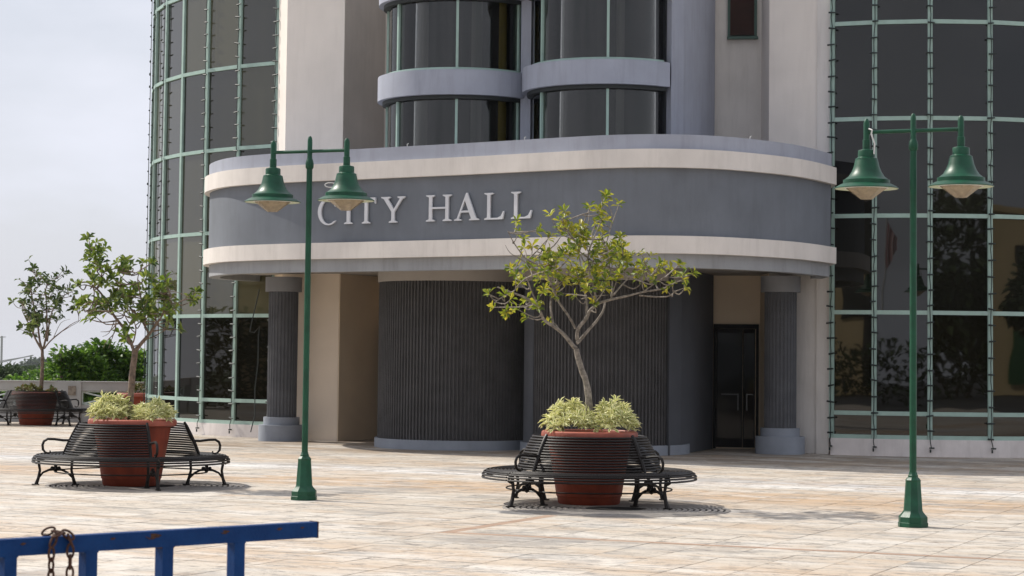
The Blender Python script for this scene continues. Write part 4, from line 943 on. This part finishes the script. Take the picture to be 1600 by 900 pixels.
# ------------------------------------------------------------------ across the street, seen mirrored in the glass
def opposite(label, x0, x1, y, h, wins):
    o = thing("street_building", label, "building", ((x0 + x1) / 2, y, 0)); off = ((x0 + x1) / 2, y, 0)
    MB().box(((x0 + x1) / 2, y - 6, h / 2), (x1 - x0, 12, h)).build("wall", M['opp'], o, off=off, smooth=False)
    MB().box(((x0 + x1) / 2, y - 6, h + .2), (x1 - x0 + .4, 12.4, .4)).build("roof", M['opp'], o, off=off, smooth=False)
    for (wx, wz, ww, wh) in wins: MB().box((wx, y, wz), (ww, .3, wh)).build("window", M['oppd'], o, off=off, smooth=False)
    return o
opposite("cream building far across the street, mirrored in the rightmost tower panes", 56, 96, -20, 11, [(59 + 5.2 * i, 8.2, 1.6, 2.0) for i in range(7)]  )
opposite("cream building with dark recesses across the street, mirrored beside the white pilaster", -66, -35, -20, 12, [(-64 + 3.1 * i, 9.2, 1.5, 1.9) for i in range(10)] + [(-64 + 3.1 * i, 5.6, 1.5, 2.2) for i in range(10)] + [(-37.2, 6.0, 2.4, 11.0)])
opposite("long low brown building beyond the left end of the plaza, mirrored in the left tower", -80, -52, 46, 5.2, [(-78 + 4 * i, 2.4, 2.2, 2.0) for i in range(7)])
sgn = thing("wall_sign", "green sign with white and orange blotches on the far cream building, mirrored", "sign", (69.9, -19.8, 2.4))
MB().box((0, 0, 0), (3.2, .08, 3.2)).build("panel", mat("sign_green", (.02, .12, .04), .5), sgn)
MB().lathe([(0, -.02), (.9, -.02), (.9, .02), (0, .02)], n=20).build("blotch", M['white'], sgn).rotation_euler = (math.pi / 2, 0, 0)
fp = thing("flagpole", "tall flagpole with a drooping red and white striped flag, mirrored in the tower", "flagpole", (-7.6, -20, 0))
MB().tube([(0, 0, 0), (0, 0, 10)], [.07, .045], 10).build("pole", M['white'], fp)
fb = MB(); fr_ = MB()
for i in range(9):
    x0, x1 = .06 + i * .07, .06 + (i + 1) * .07
    (fb if i % 2 else fr_).add([(x0, .05 * math.sin(i * 1.3), 9.4 - i * .10), (x1, .05 * math.sin(i * 1.3 + 1.3), 9.3 - i * .10), (x1, .05 * math.sin(i * 1.3 + 1.3), 7.0 + .1 * i), (x0, .05 * math.sin(i * 1.3), 6.9 + .1 * i)], [(0, 1, 2, 3)])
fl_ = fr_.build("flag", mat("flag_red", (.35, .02, .03), .8), fp, smooth=False); fb.build("flag_stripes", M['white'], fl_, smooth=False)
hedge = MB(); r_ = random.Random(77)
for (hx0, hy0, hx1, hy1, hh) in ((-48, -17, 62, -17, 4.2), (-42, 10, -42, 58, 5.0)):
    for i in range(12000):
        t = r_.random(); p = Vector((hx0 + (hx1 - hx0) * t + r_.uniform(-.8, .8), hy0 + (hy1 - hy0) * t + r_.uniform(-.8, .8), r_.random() * hh * (.75 + .35 * mnoise.noise(Vector((t * 30, hh, 0))))))
        hedge.leaf(p, Vector((r_.uniform(-1, 1), r_.uniform(-1, 1), r_.uniform(-.4, 1))), Vector((0, 0, 1)), .42, .26)
tag(hedge.build("street_hedge", M['far'], smooth=None), "dense dark hedge along the streets round the hall, mirrored low in the glass", "hedge", kind='stuff')
for i, (x, y, h, r) in enumerate([(25.5, -20, 11.5, 4.2), (64.6, -12, 9.0, 2.2), (-30, -16, 6, 2.8), (-46, 28, 7.5, 2.8)]):
    mound("street_tree", ["tall dark tree across the street, filling the middle tower panes as a reflection", "tree in front of the far cream building with the green sign", "tree beside the building with dark recesses", "tree at the left end of the plaza, before the brown building"][i], "tree",
          [(x, y, h - r, r, r, r), (x + r * .6, y, h - r * 1.7, r * .8, r * .8, r * .8), (x - r * .6, y, h - r * 1.6, r * .8, r * .8, r * .8)], 5200, .7, M['far'], 50 + i, 0, "trees lining the streets round the hall")
# ------------------------------------------------------------------ haze
hz = MB().box((0, 850, -6.5), (3400, 3200, 45)).build("haze", None, smooth=False); hz['kind'] = 'stuff'
hm = bpy.data.materials.new("haze_air"); hm.use_nodes = True; nt = hm.node_tree; nt.nodes.remove(nt.nodes["Principled BSDF"])
pv = nt.nodes.new("ShaderNodeVolumePrincipled"); pv.inputs["Color"].default_value = (.86, .90, .97, 1); pv.inputs["Density"].default_value = .00007; pv.inputs["Anisotropy"].default_value = .3
nt.links.new(pv.outputs[0], nt.nodes["Material Output"].inputs["Volume"]); hz.data.materials.append(hm)
